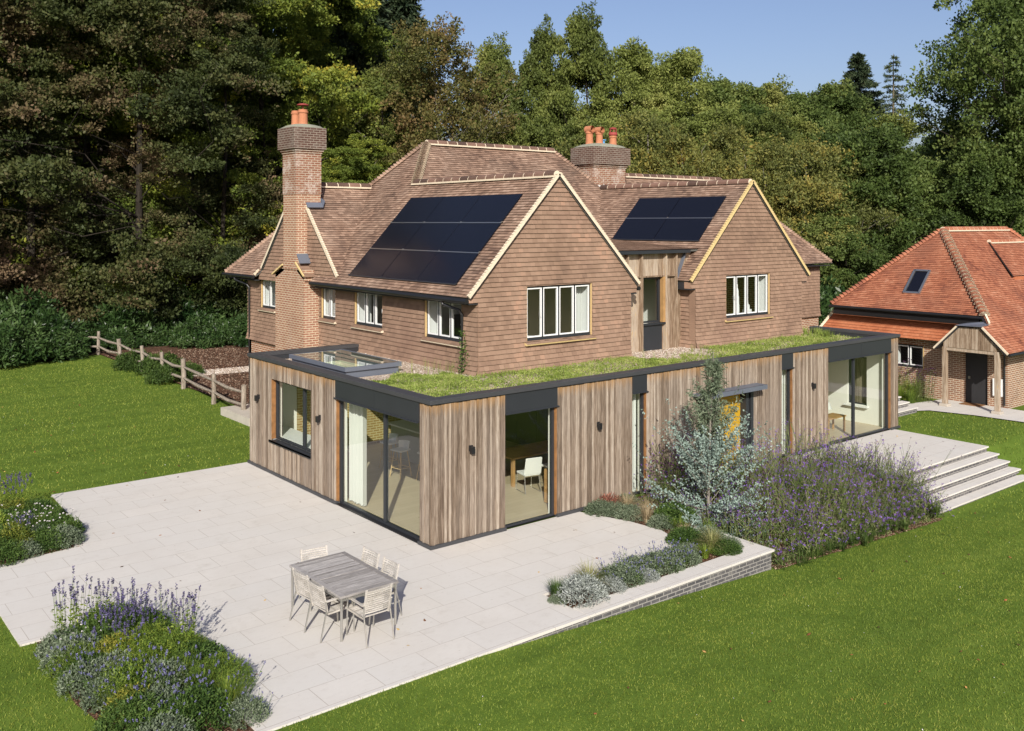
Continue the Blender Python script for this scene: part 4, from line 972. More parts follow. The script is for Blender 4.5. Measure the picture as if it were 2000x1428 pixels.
# ================================================================== INTERIORS
def obj1(name,mb,mat,label,cat,group=None,**k): return tag(part(name,mb,mat,**k),label,cat,group)
mb=MB(); drape(mb,'y',3.38,4.1,.05,2.5,.42,amp=.05,n=90); obj1('curtain',mb,'curtain_cloth','long white pleated curtain hanging inside the left sliding door','curtain')
mb=MB(); drape(mb,'x',12.98,13.0,.05,2.5,.5,n=2)
# kitchen
K=thing('kitchen_island','pale grey kitchen island seen through the left sliding door','kitchen island',(4,5.8,.02))
mb=MB(); mb.box((3.6,4.3,.02),(4.6,7.4,.92)); part('cabinet',mb,'kitchen_grey',K); mb=MB(); mb.box((3.5,4.2,.92),(4.7,7.5,.96)); part('worktop',mb,'white_paint',K)
K=thing('kitchen_counter','white kitchen worktop run under the far window wall','kitchen counter',(1.2,7.5,.02))
mb=MB(); mb.box((.4,5.4,.02),(1.0,8.6,.9)); part('cabinet',mb,'white_paint',K); mb=MB(); mb.box((.37,5.3,.9),(1.05,8.95,.94)); part('worktop',mb,'white_paint',K)
mb=MB(); mb.tube([(.85,6.9,.94),(.85,6.9,1.25),(.78,6.75,1.32),(.72,6.65,1.2)],.015,6); part('tap',mb,'steel',K)
mb=MB(); mb.box((1.4,8.92,.0),(7.9,8.99,2.6)); tag(part('brick_feature_wall',mb,'brick_yellow'),'exposed yellowish brick wall inside the kitchen seen through the left window','wall')
for (x,y,c,m_,l) in ((.72,5.62,.07,'blue_plastic','small blue pot on the kitchen window worktop'),(.7,5.85,.06,'leaf_bright','small yellow green pot plant on the kitchen worktop')):
    mb=MB(); mb.lathe((x,y,.94),[(c*.7,0),(c,.12),(c*.9,.13)],10); tag(part('pot',mb,m_),l,'pot')
plain('olive_units',(.075,.085,.045),.45,var=.05,bump=0)
K=thing('tall_cupboards','dark olive kitchen cupboards along the back of the room behind the sliding door','cupboard',(7.6,6.5,.02))
for i in range(5): part('cupboard_door',MB().box((7.3,4.3+i*.92,.1),(7.34,5.2+i*.92,2.45)),'olive_units',K)
part('carcass',MB().box((7.345,4.25,.02),(7.9,8.95,2.5)),'olive_units',K)
K=thing('house_plant','dark leafy potted plant in the corner of the dining room','plant',(6.9,2.4,.02)); part('pot',(lambda m:(m.lathe((6.9,2.4,.02),[(.16,0),(.2,.35),(.17,.36)],12),m)[1])(MB()),'white_paint',K)
def stool(x,y,rz,label):
    t=thing('bar_stool',label,'bar stool',(x,y,.02),'bar stools at the kitchen island',rz)
    def lp(name,mb,mat):
        me=D.meshes.new(name); me.from_pydata(mb.v,[],mb.f); me.attributes.new('rnd','FLOAT','FACE'); me.update(); link(name,me,mat,t)
    m=MB(); pr_=[(-.2,-.19),(.2,-.19),(.21,.0),(.17,.2),(-.17,.2),(-.21,.0)]
    m.prism([(a,b,.70) for a,b in pr_],None,(0,0,.035)); lp('seat',m,'white_paint')
    m=MB()
    for k in range(6):
        a0=math.pi*(.15+.7*k/6); a1=math.pi*(.15+.7*(k+1)/6)
        m.prism([(.21*math.cos(a0),.2*math.sin(a0),.73),(.21*math.cos(a1),.2*math.sin(a1),.73),(.23*math.cos(a1),.24*math.sin(a1),.92),(.23*math.cos(a0),.24*math.sin(a0),.92)],None,(0,.015,0))
    lp('backrest',m,'white_paint')
    for sx in (-1,1):
        for sy in (-1,1):
            m=MB(); m.tube([(sx*.12,sy*.12,.7),(sx*.21,sy*.2,0)],.014,6); lp('leg',m,'plywood')
    m=MB(); m.tube([(-.18,-.17,.25),(.18,-.17,.25),(.18,.17,.25),(-.18,.17,.25),(-.18,-.17,.25)],.01,5); lp('footrest',m,'plywood')
stool(2.55,5.2,-1.4,'pale bar stool nearest the middle of the sliding door glass'); stool(2.9,4.45,-1.5,'pale bar stool partly hidden by the timber corner pier'); stool(2.75,6.1,-1.6,'pale bar stool farthest back at the kitchen island')
# dining
T=thing('dining_table','golden oak dining table behind the glass door of the front wall','dining table',(4.9,3.2,.02))
mb=MB(); mb.box((4.2,2.5,.72),(6.4,3.5,.76)); part('table_top',mb,'oak_new',T)
for x,y in ((4.28,2.58),(6.32,2.58),(4.28,3.42),(6.32,3.42)): m=MB(); m.box((x-.04,y-.04,.02),(x+.04,y+.04,.72)); part('leg',m,'oak_new',T)
def dchair(x,y,rz,label):
    t=thing('dining_chair',label,'chair',(x,y,.02),'white dining chairs',rz)
    def lp(name,mb,mat,sm=False):
        me=D.meshes.new(name); me.from_pydata(mb.v,[],mb.f); me.attributes.new('rnd','FLOAT','FACE'); me.update()
        o=link(name,me,mat,t); b=o.modifiers.new('b','BEVEL'); b.width=.01; b.segments=2
    m=MB(); m.box((-.22,-.22,.43),(.22,.22,.48)); lp('seat',m,'white_paint')
    m=MB(); m.prism([(-.22,-.2,.48),(.22,-.2,.48),(.21,-.28,.88),(-.21,-.28,.88)],None,(0,-.04,0)); lp('backrest',m,'white_paint')
    for s in (-1,1):
        m=MB(); m.tube([(s*.2,.2,.43),(s*.22,.26,.01),(s*.22,-.26,.01),(s*.2,-.18,.43)],.012,6); lp('leg',m,'steel')
dchair(4.35,2.05,-.2,'white dining chair with chrome legs nearest the glass door'); dchair(5.3,2.2,.1,'white dining chair with chrome legs second from the glass door'); dchair(5.0,4.0,math.pi,'white dining chair on the far side of the oak table')
K=thing('sideboard','low oak cabinet beside the glass door with a small white lamp','cabinet',(4.3,1.0,.02))
mb=MB(); mb.box((3.95,.5,.05),(4.6,.98,.85)); part('carcass',mb,'oak_new',K); m=MB(); 
for i in range(3): m.box((3.935,.54,.12+i*.25),(3.95,.94,.33+i*.25))
part('drawer',m,'oak_new',K)
K=thing('table_lamp','white shaded lamp on the oak cabinet behind the front glass door','lamp',(4.3,.75,.85))
m=MB(); m.lathe((4.3,.75,.85),[(.07,0),(.03,.02),(.015,.05),(.015,.3)],10); part('base',m,'white_paint',K); m=MB(); m.lathe((4.3,.75,1.1),[(.15,0),(.1,.22)],14); part('lamp_shade',m,'curtain_cloth',K)
# right room
K=thing('side_table','small yellow oak side table in the right-hand glazed room','table',(16.6,1.9,.02))
mb=MB(); mb.box((15.75,.8,.5),(16.75,1.3,.54)); part('table_top',mb,'oak_new',K)
for x,y in ((15.8,.85),(16.7,.85),(15.8,1.25),(16.7,1.25)): m=MB(); m.box((x-.025,y-.025,.02),(x+.025,y+.025,.5)); part('leg',m,'oak_new',K)
K=thing('table_lamp','cream shaded lamp with a wooden base on the yellow side table','lamp',(16.0,1.05,.54))
m=MB(); m.lathe((16.0,1.05,.54),[(.07,0),(.05,.1),(.04,.25)],10); part('base',m,'oak_new',K); m=MB(); m.lathe((16.0,1.05,.8),[(.17,0),(.1,.22)],14); part('lamp_shade',m,'curtain_cloth',K)
# things standing in the upstairs windows
m=MB(); m.lathe((14.35,3.3,3.74),[(.07,0),(.07,.35),(.06,.36),(.06,.6),(.045,.64),(.045,.8),(.015,.9),(.012,1.02)],10); tag(part('toy_rocket',m,'white_paint'),'tall white toy rocket standing in the right gable window','toy')
m=MB(); m.box((14.75,3.25,3.74),(15.05,3.4,3.9)); m.box((14.8,3.28,3.9),(14.98,3.38,4.05)); m.prism([(14.8,3.3,4.05),(14.95,3.3,4.05),(14.9,3.3,4.2)],None,(0,.06,0)); tag(part('toy_castle',m,'white_paint'),'white stepped toy model in the right gable window','toy')
for x,mt,nm in ((13.6,'blue_plastic','blue'),(14.1,'leaf_yellow','yellow'),(15.3,'leaf_yellow','yellowish')):
    m=MB(); m.box((x,3.3,3.74),(x+.1,3.38,3.82)); m.box((x+.02,3.31,3.82),(x+.07,3.36,3.88)); tag(part('toy_block',m,mt),('small %s toy on the sill of the right gable window, %s'%(nm,{13.6:'at the left',14.1:'left of the rocket',15.3:'at the right'}[x])),'toy')
B=thing('bed','white covered bed seen through the left gable window','bed',(5.9,4.8,2.8))
m=MB(); m.box((5.2,4.2,3.1),(6.8,6.2,3.5)); part('duvet',m,'white_paint',B,bevel=.05); m=MB(); m.box((5.15,4.1,2.8),(6.85,6.25,3.1)); part('bed_frame',m,'door_dark',B)
m=MB(); m.box((5.1,6.25,2.8),(6.9,6.35,4.1)); part('headboard',m,'door_dark',B)
# ================================================================== GARDEN FURNITURE
def local(name,mb,mat,t,bev=0):
    me=D.meshes.new(name); me.from_pydata(mb.v,[],mb.f); a=me.attributes.new('rnd','FLOAT','FACE'); a.data.foreach_set('value',mb.r); me.update(); o=link(name,me,mat,t)
    if bev: b=o.modifiers.new('b','BEVEL'); b.width=bev; b.segments=2; b.limit_method='ANGLE'
    return o
TB=thing('garden_table','weathered grey teak garden table with slim steel legs on the patio','table',(-3.0,-1.74,0))
hw,hl=.55,.93
m=MB(); m.box((-hw,-hl,.70),(-hw+.09,hl,.74)); m.box((hw-.09,-hl,.70),(hw,hl,.74)); m.box((-hw+.09,-hl,.70),(hw-.09,-hl+.08,.74)); m.box((-hw+.09,hl-.08,.70),(hw-.09,hl,.74)); m.box((-hw+.09,-.045,.70),(hw-.09,.045,.74)); local('frame',m,'grey_teak',TB,.004)
m=MB()
for a,b in ((-hl+.08,-.045),(.045,hl-.08)):
    y=a+.004
    while y<b-.02: y2=min(y+.052,b-.004); m.box((-hw+.094,y,.712),(hw-.094,y2-.006,.734+rnd.uniform(0,.003))); y=y2
local('slats',m,'grey_teak',TB)
m=MB()
for s in (-1,1): m.beam((s*(hw-.05),-hl+.04,.665),(s*(hw-.05),hl-.04,.665),.03,.05); m.beam((-hw+.05,s*(hl-.05),.665),(hw-.05,s*(hl-.05),.665),.03,.05)
local('apron',m,'steel',TB)
for sx in (-1,1):
    for sy in (-1,1): m=MB(); m.tube([(sx*(hw-.04),sy*(hl-.04),.70),(sx*(hw-.04),sy*(hl-.04),0)],.022,10); local('leg',m,'steel',TB)
CHR=[None]
def gchair(x,y,rz,label):
    if CHR[0] is not None:
        return copy_tree(CHR[0],(x,y,0),rz,label=label)
    t=thing('garden_chair',label,'chair',(x,y,0),'teak and steel garden chairs around the table',rz)
    # faces +y ; back at -y
    m=MB()
    for k in range(9):
        a=-.21+.052*k; zc=.43-.02*math.sin(math.pi*k/8)
        m.box((-.24,a,zc-.008),(.24,a+.042,zc+.008))
    local('seat',m,'pale_teak',t)
    m=MB(); m.beam((-.245,-.22,.425),(-.245,.25,.435),.03,.03); m.beam((.245,-.22,.425),(.245,.25,.435),.03,.03); m.beam((-.25,.25,.43),(.25,.25,.43),.03,.03); local('seat_frame',m,'pale_teak',t)
    m=MB()
    for k in range(11):
        s=k/10; z=.50+.36*s; yy=-.235-.075*s; mid=-.018
        pts=[(-.225,yy,z),(-.1,yy+mid,z),(.1,yy+mid,z),(.225,yy,z)]
        for p,q in zip(pts[:-1],pts[1:]): m.beam(p,q,.012,.022,up=(0,-.2,1))
    for s in (-1,1): m.beam((s*.235,-.215,.42),(s*.235,-.315,.90),.03,.022,up=(0,1,.2))
    local('backrest',m,'pale_teak',t)
    for s in (-1,1):
        m=MB(); m.tube([(s*.25,-.25,.47),(s*.255,-.36,0)],.013,8); local('leg',m,'steel',t)
        m=MB(); m.tube([(s*.26,.24,.63),(s*.255,.28,0)],.013,8); local('leg',m,'steel',t)
        m=MB(); m.beam((s*.265,-.26,.64),(s*.265,.26,.65),.045,.018); local('armrest',m,'pale_teak',t)
        m=MB(); m.tube([(s*.255,-.27,.63),(s*.25,-.24,.44),(s*.25,.25,.42)],.011,6); local('arm_support',m,'steel',t)
    CHR[0]=t; return t
P2=math.pi/2
gchair(-3.455,-2.19,-P2+.06,'garden chair on the left side of the table, nearer the camera')
gchair(-3.435,-1.60,-P2+.06,'garden chair on the left side of the table, nearer the lawn')
gchair(-3.06,-2.735,.02,'garden chair at the near end of the table, facing away from the camera')
gchair(-3.05,-.985,math.pi-.14,'garden chair at the far end of the table with its tall slatted back showing')
gchair(-2.575,-1.48,P2+.07,'garden chair behind the table, farther from the camera of the two on the house side')
gchair(-2.565,-2.12,P2,'garden chair on the house side of the table, nearest its right corner')
# ================================================================== FENCE
PX=[(3.05,35.0),(3.1,31.6),(3.05,28.0),(3.0,25.2),(2.92,22.4),(2.62,18.4),(2.5,15.4)]
FN=thing('rail_fence','rustic post and two-rail fence of weathered chestnut between lawn and bark garden','fence',(3,25,0))
for i,(x,y) in enumerate(PX):
    m=MB(); r=.10+rnd.uniform(-.015,.015); m.tube([(x,y,-.1),(x+.02,y,.5),(x+rnd.uniform(-.04,.04),y,1.08+rnd.uniform(0,.12))],[r,r*.95,r*.9],9); part('post',m,'post_wood',FN)
    if i<len(PX)-1:
        x2,y2=PX[i+1]
        for z in (.38,.82):
            for dz in (0,):
                ym=(y+y2)/2; m=MB(); m.tube([(x,y,z+.04),((x+x2)/2+rnd.uniform(-.05,.05),ym,z-.04+rnd.uniform(-.05,.05)),(x2,y2,z+.03)],[.045,.065,.045],6); part('rail',m,'post_wood',FN)
m=MB(); m.tube([(3.05,35.0,.86),(.8,37.5,.95)],.055,6); part('rail',m,'post_wood',FN)
m=MB(); m.tube([(3.05,35.0,.4),(.8,37.5,.45)],.055,6); part('rail',m,'post_wood',FN)
# ================================================================== FOLIAGE TOOLS
def rg(seed): return np.random.default_rng(seed)
def unit(v): return v/np.maximum(np.linalg.norm(v,axis=-1,keepdims=True),1e-9)
def leaf_quads(P,Dv,S,L,W,fold=.0):
    """diamond leaves: base P, direction Dv, side S"""
    N=np.cross(Dv,S); L=np.asarray(L).reshape(-1,1) if np.ndim(L) else L; W=np.asarray(W).reshape(-1,1) if np.ndim(W) else W
    a=P; b=P+Dv*L*.5+S*W*.5+N*fold*W; c=P+Dv*L; d=P+Dv*L*.5-S*W*.5+N*fold*W
    V=np.stack([a,b,c,d],1).reshape(-1,3); n=len(P); F=np.arange(4*n).reshape(-1,4)
    return V,F
def rdir(r,n): return unit(r.normal(size=(n,3)))
class Acc:
    def __init__(s): s.V=[];s.F=[];s.R=[];s.n=0
    def add(s,V,F,R=None,r=None):
        s.V.append(V); s.F.append(F+s.n); s.n+=len(V); s.R.append(np.random.default_rng(s.n).random(len(F)) if R is None else R)
    def mesh(s,name): return fmesh(name,np.concatenate(s.V),np.concatenate(s.F),np.concatenate(s.R))
def clumps_leaves(acc,r,C,RC,per,L,W,flat=.75,up=.25,droop=0,cshade=None):
    """leaves scattered through each clump volume, denser at its skin"""
    n=len(C); idx=np.repeat(np.arange(n),per)
    d=rdir(r,len(idx)); rr=r.random(len(idx))**.45
    P=C[idx]+d*(RC[idx]*rr)[:,None]*np.array([1,1,flat])
    Dv=unit(d*.6+rdir(r,len(idx))*.9+np.array([0,0,up-droop]))
    S=unit(np.cross(Dv,rdir(r,len(idx))))
    ll=L*(.6+.8*r.random(len(idx))); V,F=leaf_quads(P,Dv,S,ll,ll*W,.12)
    cr=r.random(n)[idx]*.5+r.random(len(idx))*.5
    if cshade is not None: cr=cshade[idx]*.5+r.random(n)[idx]*.15+r.random(len(idx))*.35
    acc.add(V,F,cr)
def limb(mb,a,b,r0,r1,rr,n=4,w=.1):
    a=np.array(a,float);b=np.array(b,float); pts=[a+(b-a)*k/n for k in range(n+1)]; Ld=np.linalg.norm(b-a)
    for k in range(1,n): pts[k]=pts[k]+rr.normal(size=3)*Ld*w*.5
    mb.tube([tuple(p) for p in pts],[r0+(r1-r0)*k/n for k in range(n+1)],6,cap=False)
TREES={}
def crown_tree(key,seed,H,R,mat,bark_='bark_dark',base=.12,nclump=150,per=230,L=.22,W=.55,shape='round',rc=(.09,.2),limbs=26,droop=0,bare=0,lobes=5,flat=.75,bough=None):
    bough=bough or (.165 if flat<.6 else .3); per=per if flat<.6 else int(per*.62)
    """a broadleaf tree of height H, crown radius R, at the origin: trunk + crown meshes"""
    r=rg(seed); C=[];RC=[]
    lob=[(r.uniform(0,2*math.pi),r.uniform(.35,1.0),r.uniform(.12,.3)) for _ in range(lobes)]
    B=[]
    while len(B)<max(10,int(nclump*bough)):
        t=r.random(); z=H*(base+(1-base)*t)
        if shape=='round': pr=math.sin(math.pi*min(1,(.12+.86*t)))**.55
        elif shape=='tall': pr=(1-t**2.6)**.7*min(1,.35+2.2*t)
        elif shape=='skirt': pr=(1-.85*t**2.2)*min(1,.8+t)
        else: pr=1
        a=r.uniform(0,2*math.pi); rad_=R*pr
        for la,lz,lm in lob:
            rad_*=1+lm*max(0,math.cos(a-la))*max(0,1-abs(t-lz)*2.2)-lm*.25
        q=r.random()**.42*rad_*(.93 if flat>.6 else 1)
        B.append((q*math.cos(a),q*math.sin(a),z,t,r.random(),math.cos(a),math.sin(a)))
    BC=[]
    for b in B:
        for _ in range(9):
            o_=r.normal(size=3)*R*np.array([.115,.115,.062 if flat<.6 else .10]); f_=r.uniform(-.10,.10)*R
            C.append((b[0]+o_[0]+b[5]*f_,b[1]+o_[1]+b[6]*f_,max(.3,b[2]+o_[2]-(.3*abs(f_) if flat<.6 else 0)))); RC.append(R*r.uniform(*rc)*(1.1-.25*b[3])*(.92 if flat<.6 else 1.0)); BC.append(b[4])
    C=np.array(C);RC=np.array(RC);BC=np.array(BC); nclump=len(C)
    acc=Acc(); acc.bc=BC; keep=np.arange(len(C))>=int(bare*len(C))
    clumps_leaves(acc,r,C[keep],RC[keep],per,L,W,droop=droop,flat=flat,cshade=BC[keep])
    # loose sprays that break the outline
    k=int(nclump*.9); ii=r.integers(0,len(C),k); d=rdir(r,k); CC=C[ii]+d*RC[ii][:,None]*1.15
    clumps_leaves(acc,r,CC,RC[ii]*.42,max(12,per//9),L,W,droop=droop)
    cm=acc.mesh(key+'_crown')
    mb=MB(); tr=.012*H+.06 if flat>.6 else .2
    mb.tube([(0,0,-.4),(r.normal()*.1,r.normal()*.1,H*.25),(r.normal()*.3,r.normal()*.3,H*.55),(0,0,H*.93)],[tr*1.25,tr*.85,tr*.5,tr*.1],9)
    oi=np.argsort(-np.hypot(C[:,0],C[:,1]))[:limbs*2:2]
    for j in oi:
        zz=C[j,2]*r.uniform(.45,.8); limb(mb,(0,0,zz),C[j]*np.array([1.04,1.04,1.0]),tr*.2,.012,r,n=5,w=.13)
    for j in range(int(bare*60)):
        q=r.integers(0,len(C)); limb(mb,C[q]*np.array([.8,.8,1])-np.array([0,0,.3]),C[q]+rdir(r,1)[0]*R*.2,.025,.006,r,w=.16)
    tm=D.meshes.new(key+'_trunk'); tm.from_pydata(mb.v,[],mb.f); tm.update()
    cm.materials.append(MAT[mat]); tm.materials.append(MAT[bark_]); TREES[key]=(cm,tm,H); return key
def conifer(key,seed,H,R,L=.3,mat='leaf_spruce',thin=1.0,base=.05):
    r=rg(seed); acc=Acc(); mb=MB(); mb.tube([(0,0,-.3),(0,0,H*.5),(0,0,H)],[.014*H+.06,.009*H,.02],8)
    z=H*base
    while z<H*.985:
        t=z/H; bl=R*(1-t)**.8*r.uniform(.75,1.1)+.15; nb=max(4,int(9*thin))
        for k in range(nb):
            a=r.uniform(0,2*math.pi); l=bl*r.uniform(.7,1.1); dz=-.25*l*r.uniform(.3,1.2)+.12*l
            e=np.array([l*math.cos(a),l*math.sin(a),z+dz]); s=np.array([0,0,z])
            mb.tube([tuple(s),tuple(e)],[.035,.01],4,cap=False)
            n=int((26+60*l)*thin); u=r.random(n)**.7; P=s+(e-s)*u[:,None]+r.normal(size=(n,3))*np.array([.10,.10,.07])*(.4+l*.22)
            Dv=unit((e-s)/max(l,.01)*.8+r.normal(size=(n,3))*.55+np.array([0,0,-.25])); S=unit(np.cross(Dv,rdir(r,n)))
            V,F=leaf_quads(P,Dv,S,L*(.6+.8*r.random(n)),L*.28,.05); acc.add(V,F)
        z+=r.uniform(.28,.5)*(1.3 if thin<.7 else 1)
    cm=acc.mesh(key+'_crown'); tm=D.meshes.new(key+'_trunk'); tm.from_pydata(mb.v,[],mb.f); tm.update(); cm.materials.append(MAT[mat]); tm.materials.append(MAT['bark_spruce']); TREES[key]=(cm,tm,H)
def put(key,u,d,top,label,cat='tree',group='trees of the wood behind the house',sx=1.0,name='tree',rz=None,z=-.05):
    """stand a tree at distance d in direction u; top = pixel row its tip reaches in the photograph"""
    cm,tm,H=TREES[key]; h=CH+(HY-top)/CF*d; s=h/H; x,y=at(u,d)
    o=D.objects.new(name,None); COL.objects.link(o); o.location=(x,y,z); o.rotation_euler=(0,0,rnd.uniform(0,6.28) if rz is None else rz); o.scale=(s*sx,s*sx,s)
    tag(o,label,cat,group)
    c=D.objects.new('crown',cm); COL.objects.link(c); c.parent=o; t=D.objects.new('trunk',tm); COL.objects.link(t); t.parent=o
    return o
crown_tree('copperA',11,24,7.5,'leaf_copper',base=.03,nclump=420,per=200,L=.155,W=.62,shape='skirt',rc=(.06,.15),limbs=16,bare=.04,flat=.42)
crown_tree('copperB',12,24,7.2,'leaf_copper',base=.03,nclump=420,per=200,L=.155,W=.62,shape='skirt',rc=(.06,.15),limbs=16,bare=.04,flat=.42)
crown_tree('beechA',13,25,7.0,'leaf_beech',base=.04,nclump=420,per=200,L=.16,W=.62,shape='skirt',rc=(.06,.15),limbs=24,droop=.2,flat=.42)
crown_tree('beechB',14,22,6.5,'leaf_beech',base=.04,nclump=400,per=200,L=.16,W=.62,shape='skirt',rc=(.06,.15),limbs=24,droop=.2,flat=.42)
crown_tree('autumn',15,21,6.0,'leaf_autumn','bark_pale',base=.1,nclump=360,per=125,L=.2,W=.6,shape='round',rc=(.06,.14),limbs=50,bare=.14)
crown_tree('oakA',16,23,5.6,'leaf_oak',base=.06,nclump=330,per=240,L=.25,W=.65,shape='tall',rc=(.09,.2))
crown_tree('oakB',17,21,6.4,'leaf_oak',base=.05,nclump=340,per=230,L=.25,W=.65,shape='round',rc=(.09,.19))
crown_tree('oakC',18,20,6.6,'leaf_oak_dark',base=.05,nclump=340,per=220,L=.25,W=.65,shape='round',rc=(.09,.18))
crown_tree('limeA',19,22,6.2,'leaf_lime','bark_pale',base=.08,nclump=360,per=210,L=.22,W=.6,shape='tall',rc=(.07,.17),limbs=20)
crown_tree('bigoak',20,23,9.0,'leaf_oak_dark','bark_dark',base=.08,nclump=560,per=200,L=.2,W=.65,shape='round',rc=(.05,.12),limbs=40,bough=.42)
crown_tree('scrubA',21,12,4.2,'leaf_scrub','bark_pale',base=.02,nclump=230,per=90,L=.17,W=.5,shape='skirt',rc=(.07,.17),limbs=50,bare=.22)
crown_tree('scrubB',22,11.5,4.4,'leaf_scrub','bark_pale',base=.02,nclump=220,per=95,L=.17,W=.5,shape='skirt',rc=(.07,.17),limbs=46,bare=.2)
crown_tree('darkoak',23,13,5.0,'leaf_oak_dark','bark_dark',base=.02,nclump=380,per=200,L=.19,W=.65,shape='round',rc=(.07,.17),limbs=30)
conifer('fir',24,28,5.2,L=.5); conifer('spruce',25,26,8.5,L=.42,base=.3); conifer('thin_spruce',26,25,6.0,L=.34,thin=.5,base=.3)
G='trees of the wood behind the house'
# -- left wood
put('copperA',-130,50,-330,'dark copper beech cut by the left edge of the frame')
put('copperB',60,53,-330,'reddish brown beech towering at the far left above the rhododendrons',rz=1.0)
put('beechB',165,60,-300,'dark green beech between two copper beeches at the left')
put('copperA',270,55,-300,'brown-leaved beech at left above the near fence posts',rz=2.2)
put('beechA',370,62,-280,'dark green tree behind the pale dead branches at the left')
put('copperB',435,59,-60,'lower rusty brown beech just left of the tall chimney',rz=4.1)
put('beechA',520,66,-260,'yellow-green beech directly behind the tall chimney',rz=3.3)
put('beechB',610,74,-160,'yellowing beech to the right of the tall chimney pots')
put('fir',690,82,-260,'tall dark fir between the tall chimney and the autumn tree')
put('fir',775,88,-190,'tall dark fir at the left end of the open sky',sx=.9)
put('fir',640,98,-150,'shadowy fir behind the yellowing beech')
put('beechB',0,76,-250,'beech of the back row at the far left'); put('copperA',200,80,-230,'brown beech of the back row at left',rz=.4); put('beechA',340,84,-230,'green beech of the back row, left of centre'); put('beechB',470,86,-200,'green beech of the back row behind the tall chimney')
for k,(u,d,t) in enumerate(((-60,90,-150),(90,94,-120),(250,92,-140),(420,96,-110),(560,99,-60))): put('beechA' if k%2 else 'beechB',u,d,t,'shaded beech in the deepest row of the left wood, %s'%('cut by the left edge','second from the left edge','behind the brown-leaved beech','left of the tall chimney','behind the tall chimney')[k],rz=k*1.1,sx=1.25)
# -- middle
put('autumn',845,68,45,'thin russet tree with bare twigs above the main ridge',rz=.7,name='autumn_tree')
put('oakB',745,74,150,'green tree low beside the russet tree')
put('beechB',705,62,250,'small yellow-green tree right of the tall chimney shaft',sx=1.3)
put('oakA',968,84,100,'green oak just right of the russet tree',sx=.7); put('oakA',1062,86,72,'narrow-topped oak left of the tallest oak',sx=.62,rz=2.0); put('oakA',1142,84,44,'tallest oak in the middle of the skyline',sx=.68,rz=4.0)
put('limeA',1235,84,92,'pale green tree right of the tallest oak',sx=.85); put('limeA',1325,86,102,'pale green tree with a broad rounded top right of centre',rz=2.5,sx=1.0)
put('oakB',1020,70,235,'dark oak low behind the main ridge'); put('oakB',1130,72,250,'oak just left of the clay pots of the squat chimney',rz=3.0)
put('oakC',1415,88,182,'dark oak at the dip of the skyline'); put('oakB',1495,92,178,'oak with twin round tops right of centre',rz=1.4); put('limeA',1390,76,215,'lighter tree below the dip of the skyline',sx=1.25)
put('oakC',1560,98,208,'dark oak left of the spruce'); put('oakC',1620,96,190,'dark round oak in front of the spruce',rz=2.2); put('oakB',1735,92,235,'green oak in front of the thin spruce')
put('spruce',1676,112,98,'pointed dark spruce rising over the oaks on the right',name='spruce_tree'); put('thin_spruce',1745,106,104,'thin sparse spruce between the pointed spruce and the big oak',name='spruce_tree')
put('oakB',1500,76,235,'oak behind the scrubby yellow trees',rz=.9); put('oakC',1640,78,268,'oak above the dark bushy tree on the right'); put('oakC',1830,84,285,'dark tree behind the big oak branches')
# -- scrub
for k,(u,d,t,l) in enumerate(((1265,64,232,'yellowish scrub tree behind the squat chimney'),(1330,60,262,'yellow-leaved scrub tree right of the squat chimney'),(1415,62,262,'twiggy yellow-green scrub tree left of the right gable'),(1500,56,280,'twiggy willow behind the apex of the right gable'),(1575,55,290,'grey-twigged scrub tree above the rear wing roof'),(1120,68,285,'rusty scrub tree behind the squat chimney pots'),(1640,57,300,'straggly scrub tree beside the dark bushy tree'))):
    put('scrubA' if k%2 else 'scrubB',u,d,t,l,rz=k*1.3)
put('darkoak',1690,58,272,'dark bushy tree above the left half of the orange roof',sx=1.05); put('darkoak',1790,60,330,'bushy dark tree behind the orange roof window',rz=2.0); put('darkoak',1610,54,430,'low dark tree beside the rear wing eaves',rz=3.9,sx=1.2)
put('bigoak',2075,60,-100,'huge spreading oak filling the top right corner',sx=.93,rz=1.0,name='oak_tree'); put('darkoak',1930,56,300,'dark oak behind the orange ridge',rz=5.0); put('darkoak',2040,58,250,'dark tree cut by the right edge of the frame',rz=1.7); put('oakC',2180,66,60,'dark oak beyond the right edge of the big oak',rz=.3)
# far wood
r=rg(99); acc=Acc(); C=[];RC=[]
for k in range(900):
    u=r.uniform(-300,2300); d=r.uniform(104,135); x,y=at(u,d); C.append((x,y,r.uniform(0,13 if u>700 else 22))); RC.append(r.uniform(1.6,3.2))
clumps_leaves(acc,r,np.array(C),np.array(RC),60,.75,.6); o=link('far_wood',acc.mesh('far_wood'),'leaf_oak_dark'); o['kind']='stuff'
# ---------------------------------------------------------------- shrubs
def bush_mesh(key,seed,R,H,mat,n=60,per=120,L=.14,W=.4,rc=(.18,.34),up=.35):
    r=rg(seed); C=[];RC=[]
    for k in range(n):
        a=r.uniform(0,6.283); q=r.random()**.5; z=H*(1-q*q*.75)*r.uniform(.35,1.0)
        C.append((q*R*math.cos(a),q*R*math.sin(a),z*.85)); RC.append(R*r.uniform(*rc))
    acc=Acc(); RC=np.minimum(np.array(RC),H*.5); clumps_leaves(acc,r,np.array(C),RC,per,L,W,up=up)
    m=acc.mesh(key); m.materials.append(MAT[mat]); TREES[key]=m
def bush(key,x,y,s,label,cat='shrub',group=None,z=0,name='shrub',rz=None,sz=None):
    o=D.objects.new(name,TREES[key]); COL.objects.link(o); o.location=(x,y,z); o.scale=(s,s,sz or s); o.rotation_euler=(0,0,rnd.uniform(0,6) if rz is None else rz); return tag(o,label,cat,group)
bush_mesh('rhodo',31,2.4,3.0,'leaf_rhodo',n=150,per=90,L=.24,W=.34,rc=(.12,.24))
bush_mesh('rhodoB',32,2.0,2.2,'leaf_rhodo',n=120,per=90,L=.22,W=.34,rc=(.12,.24))
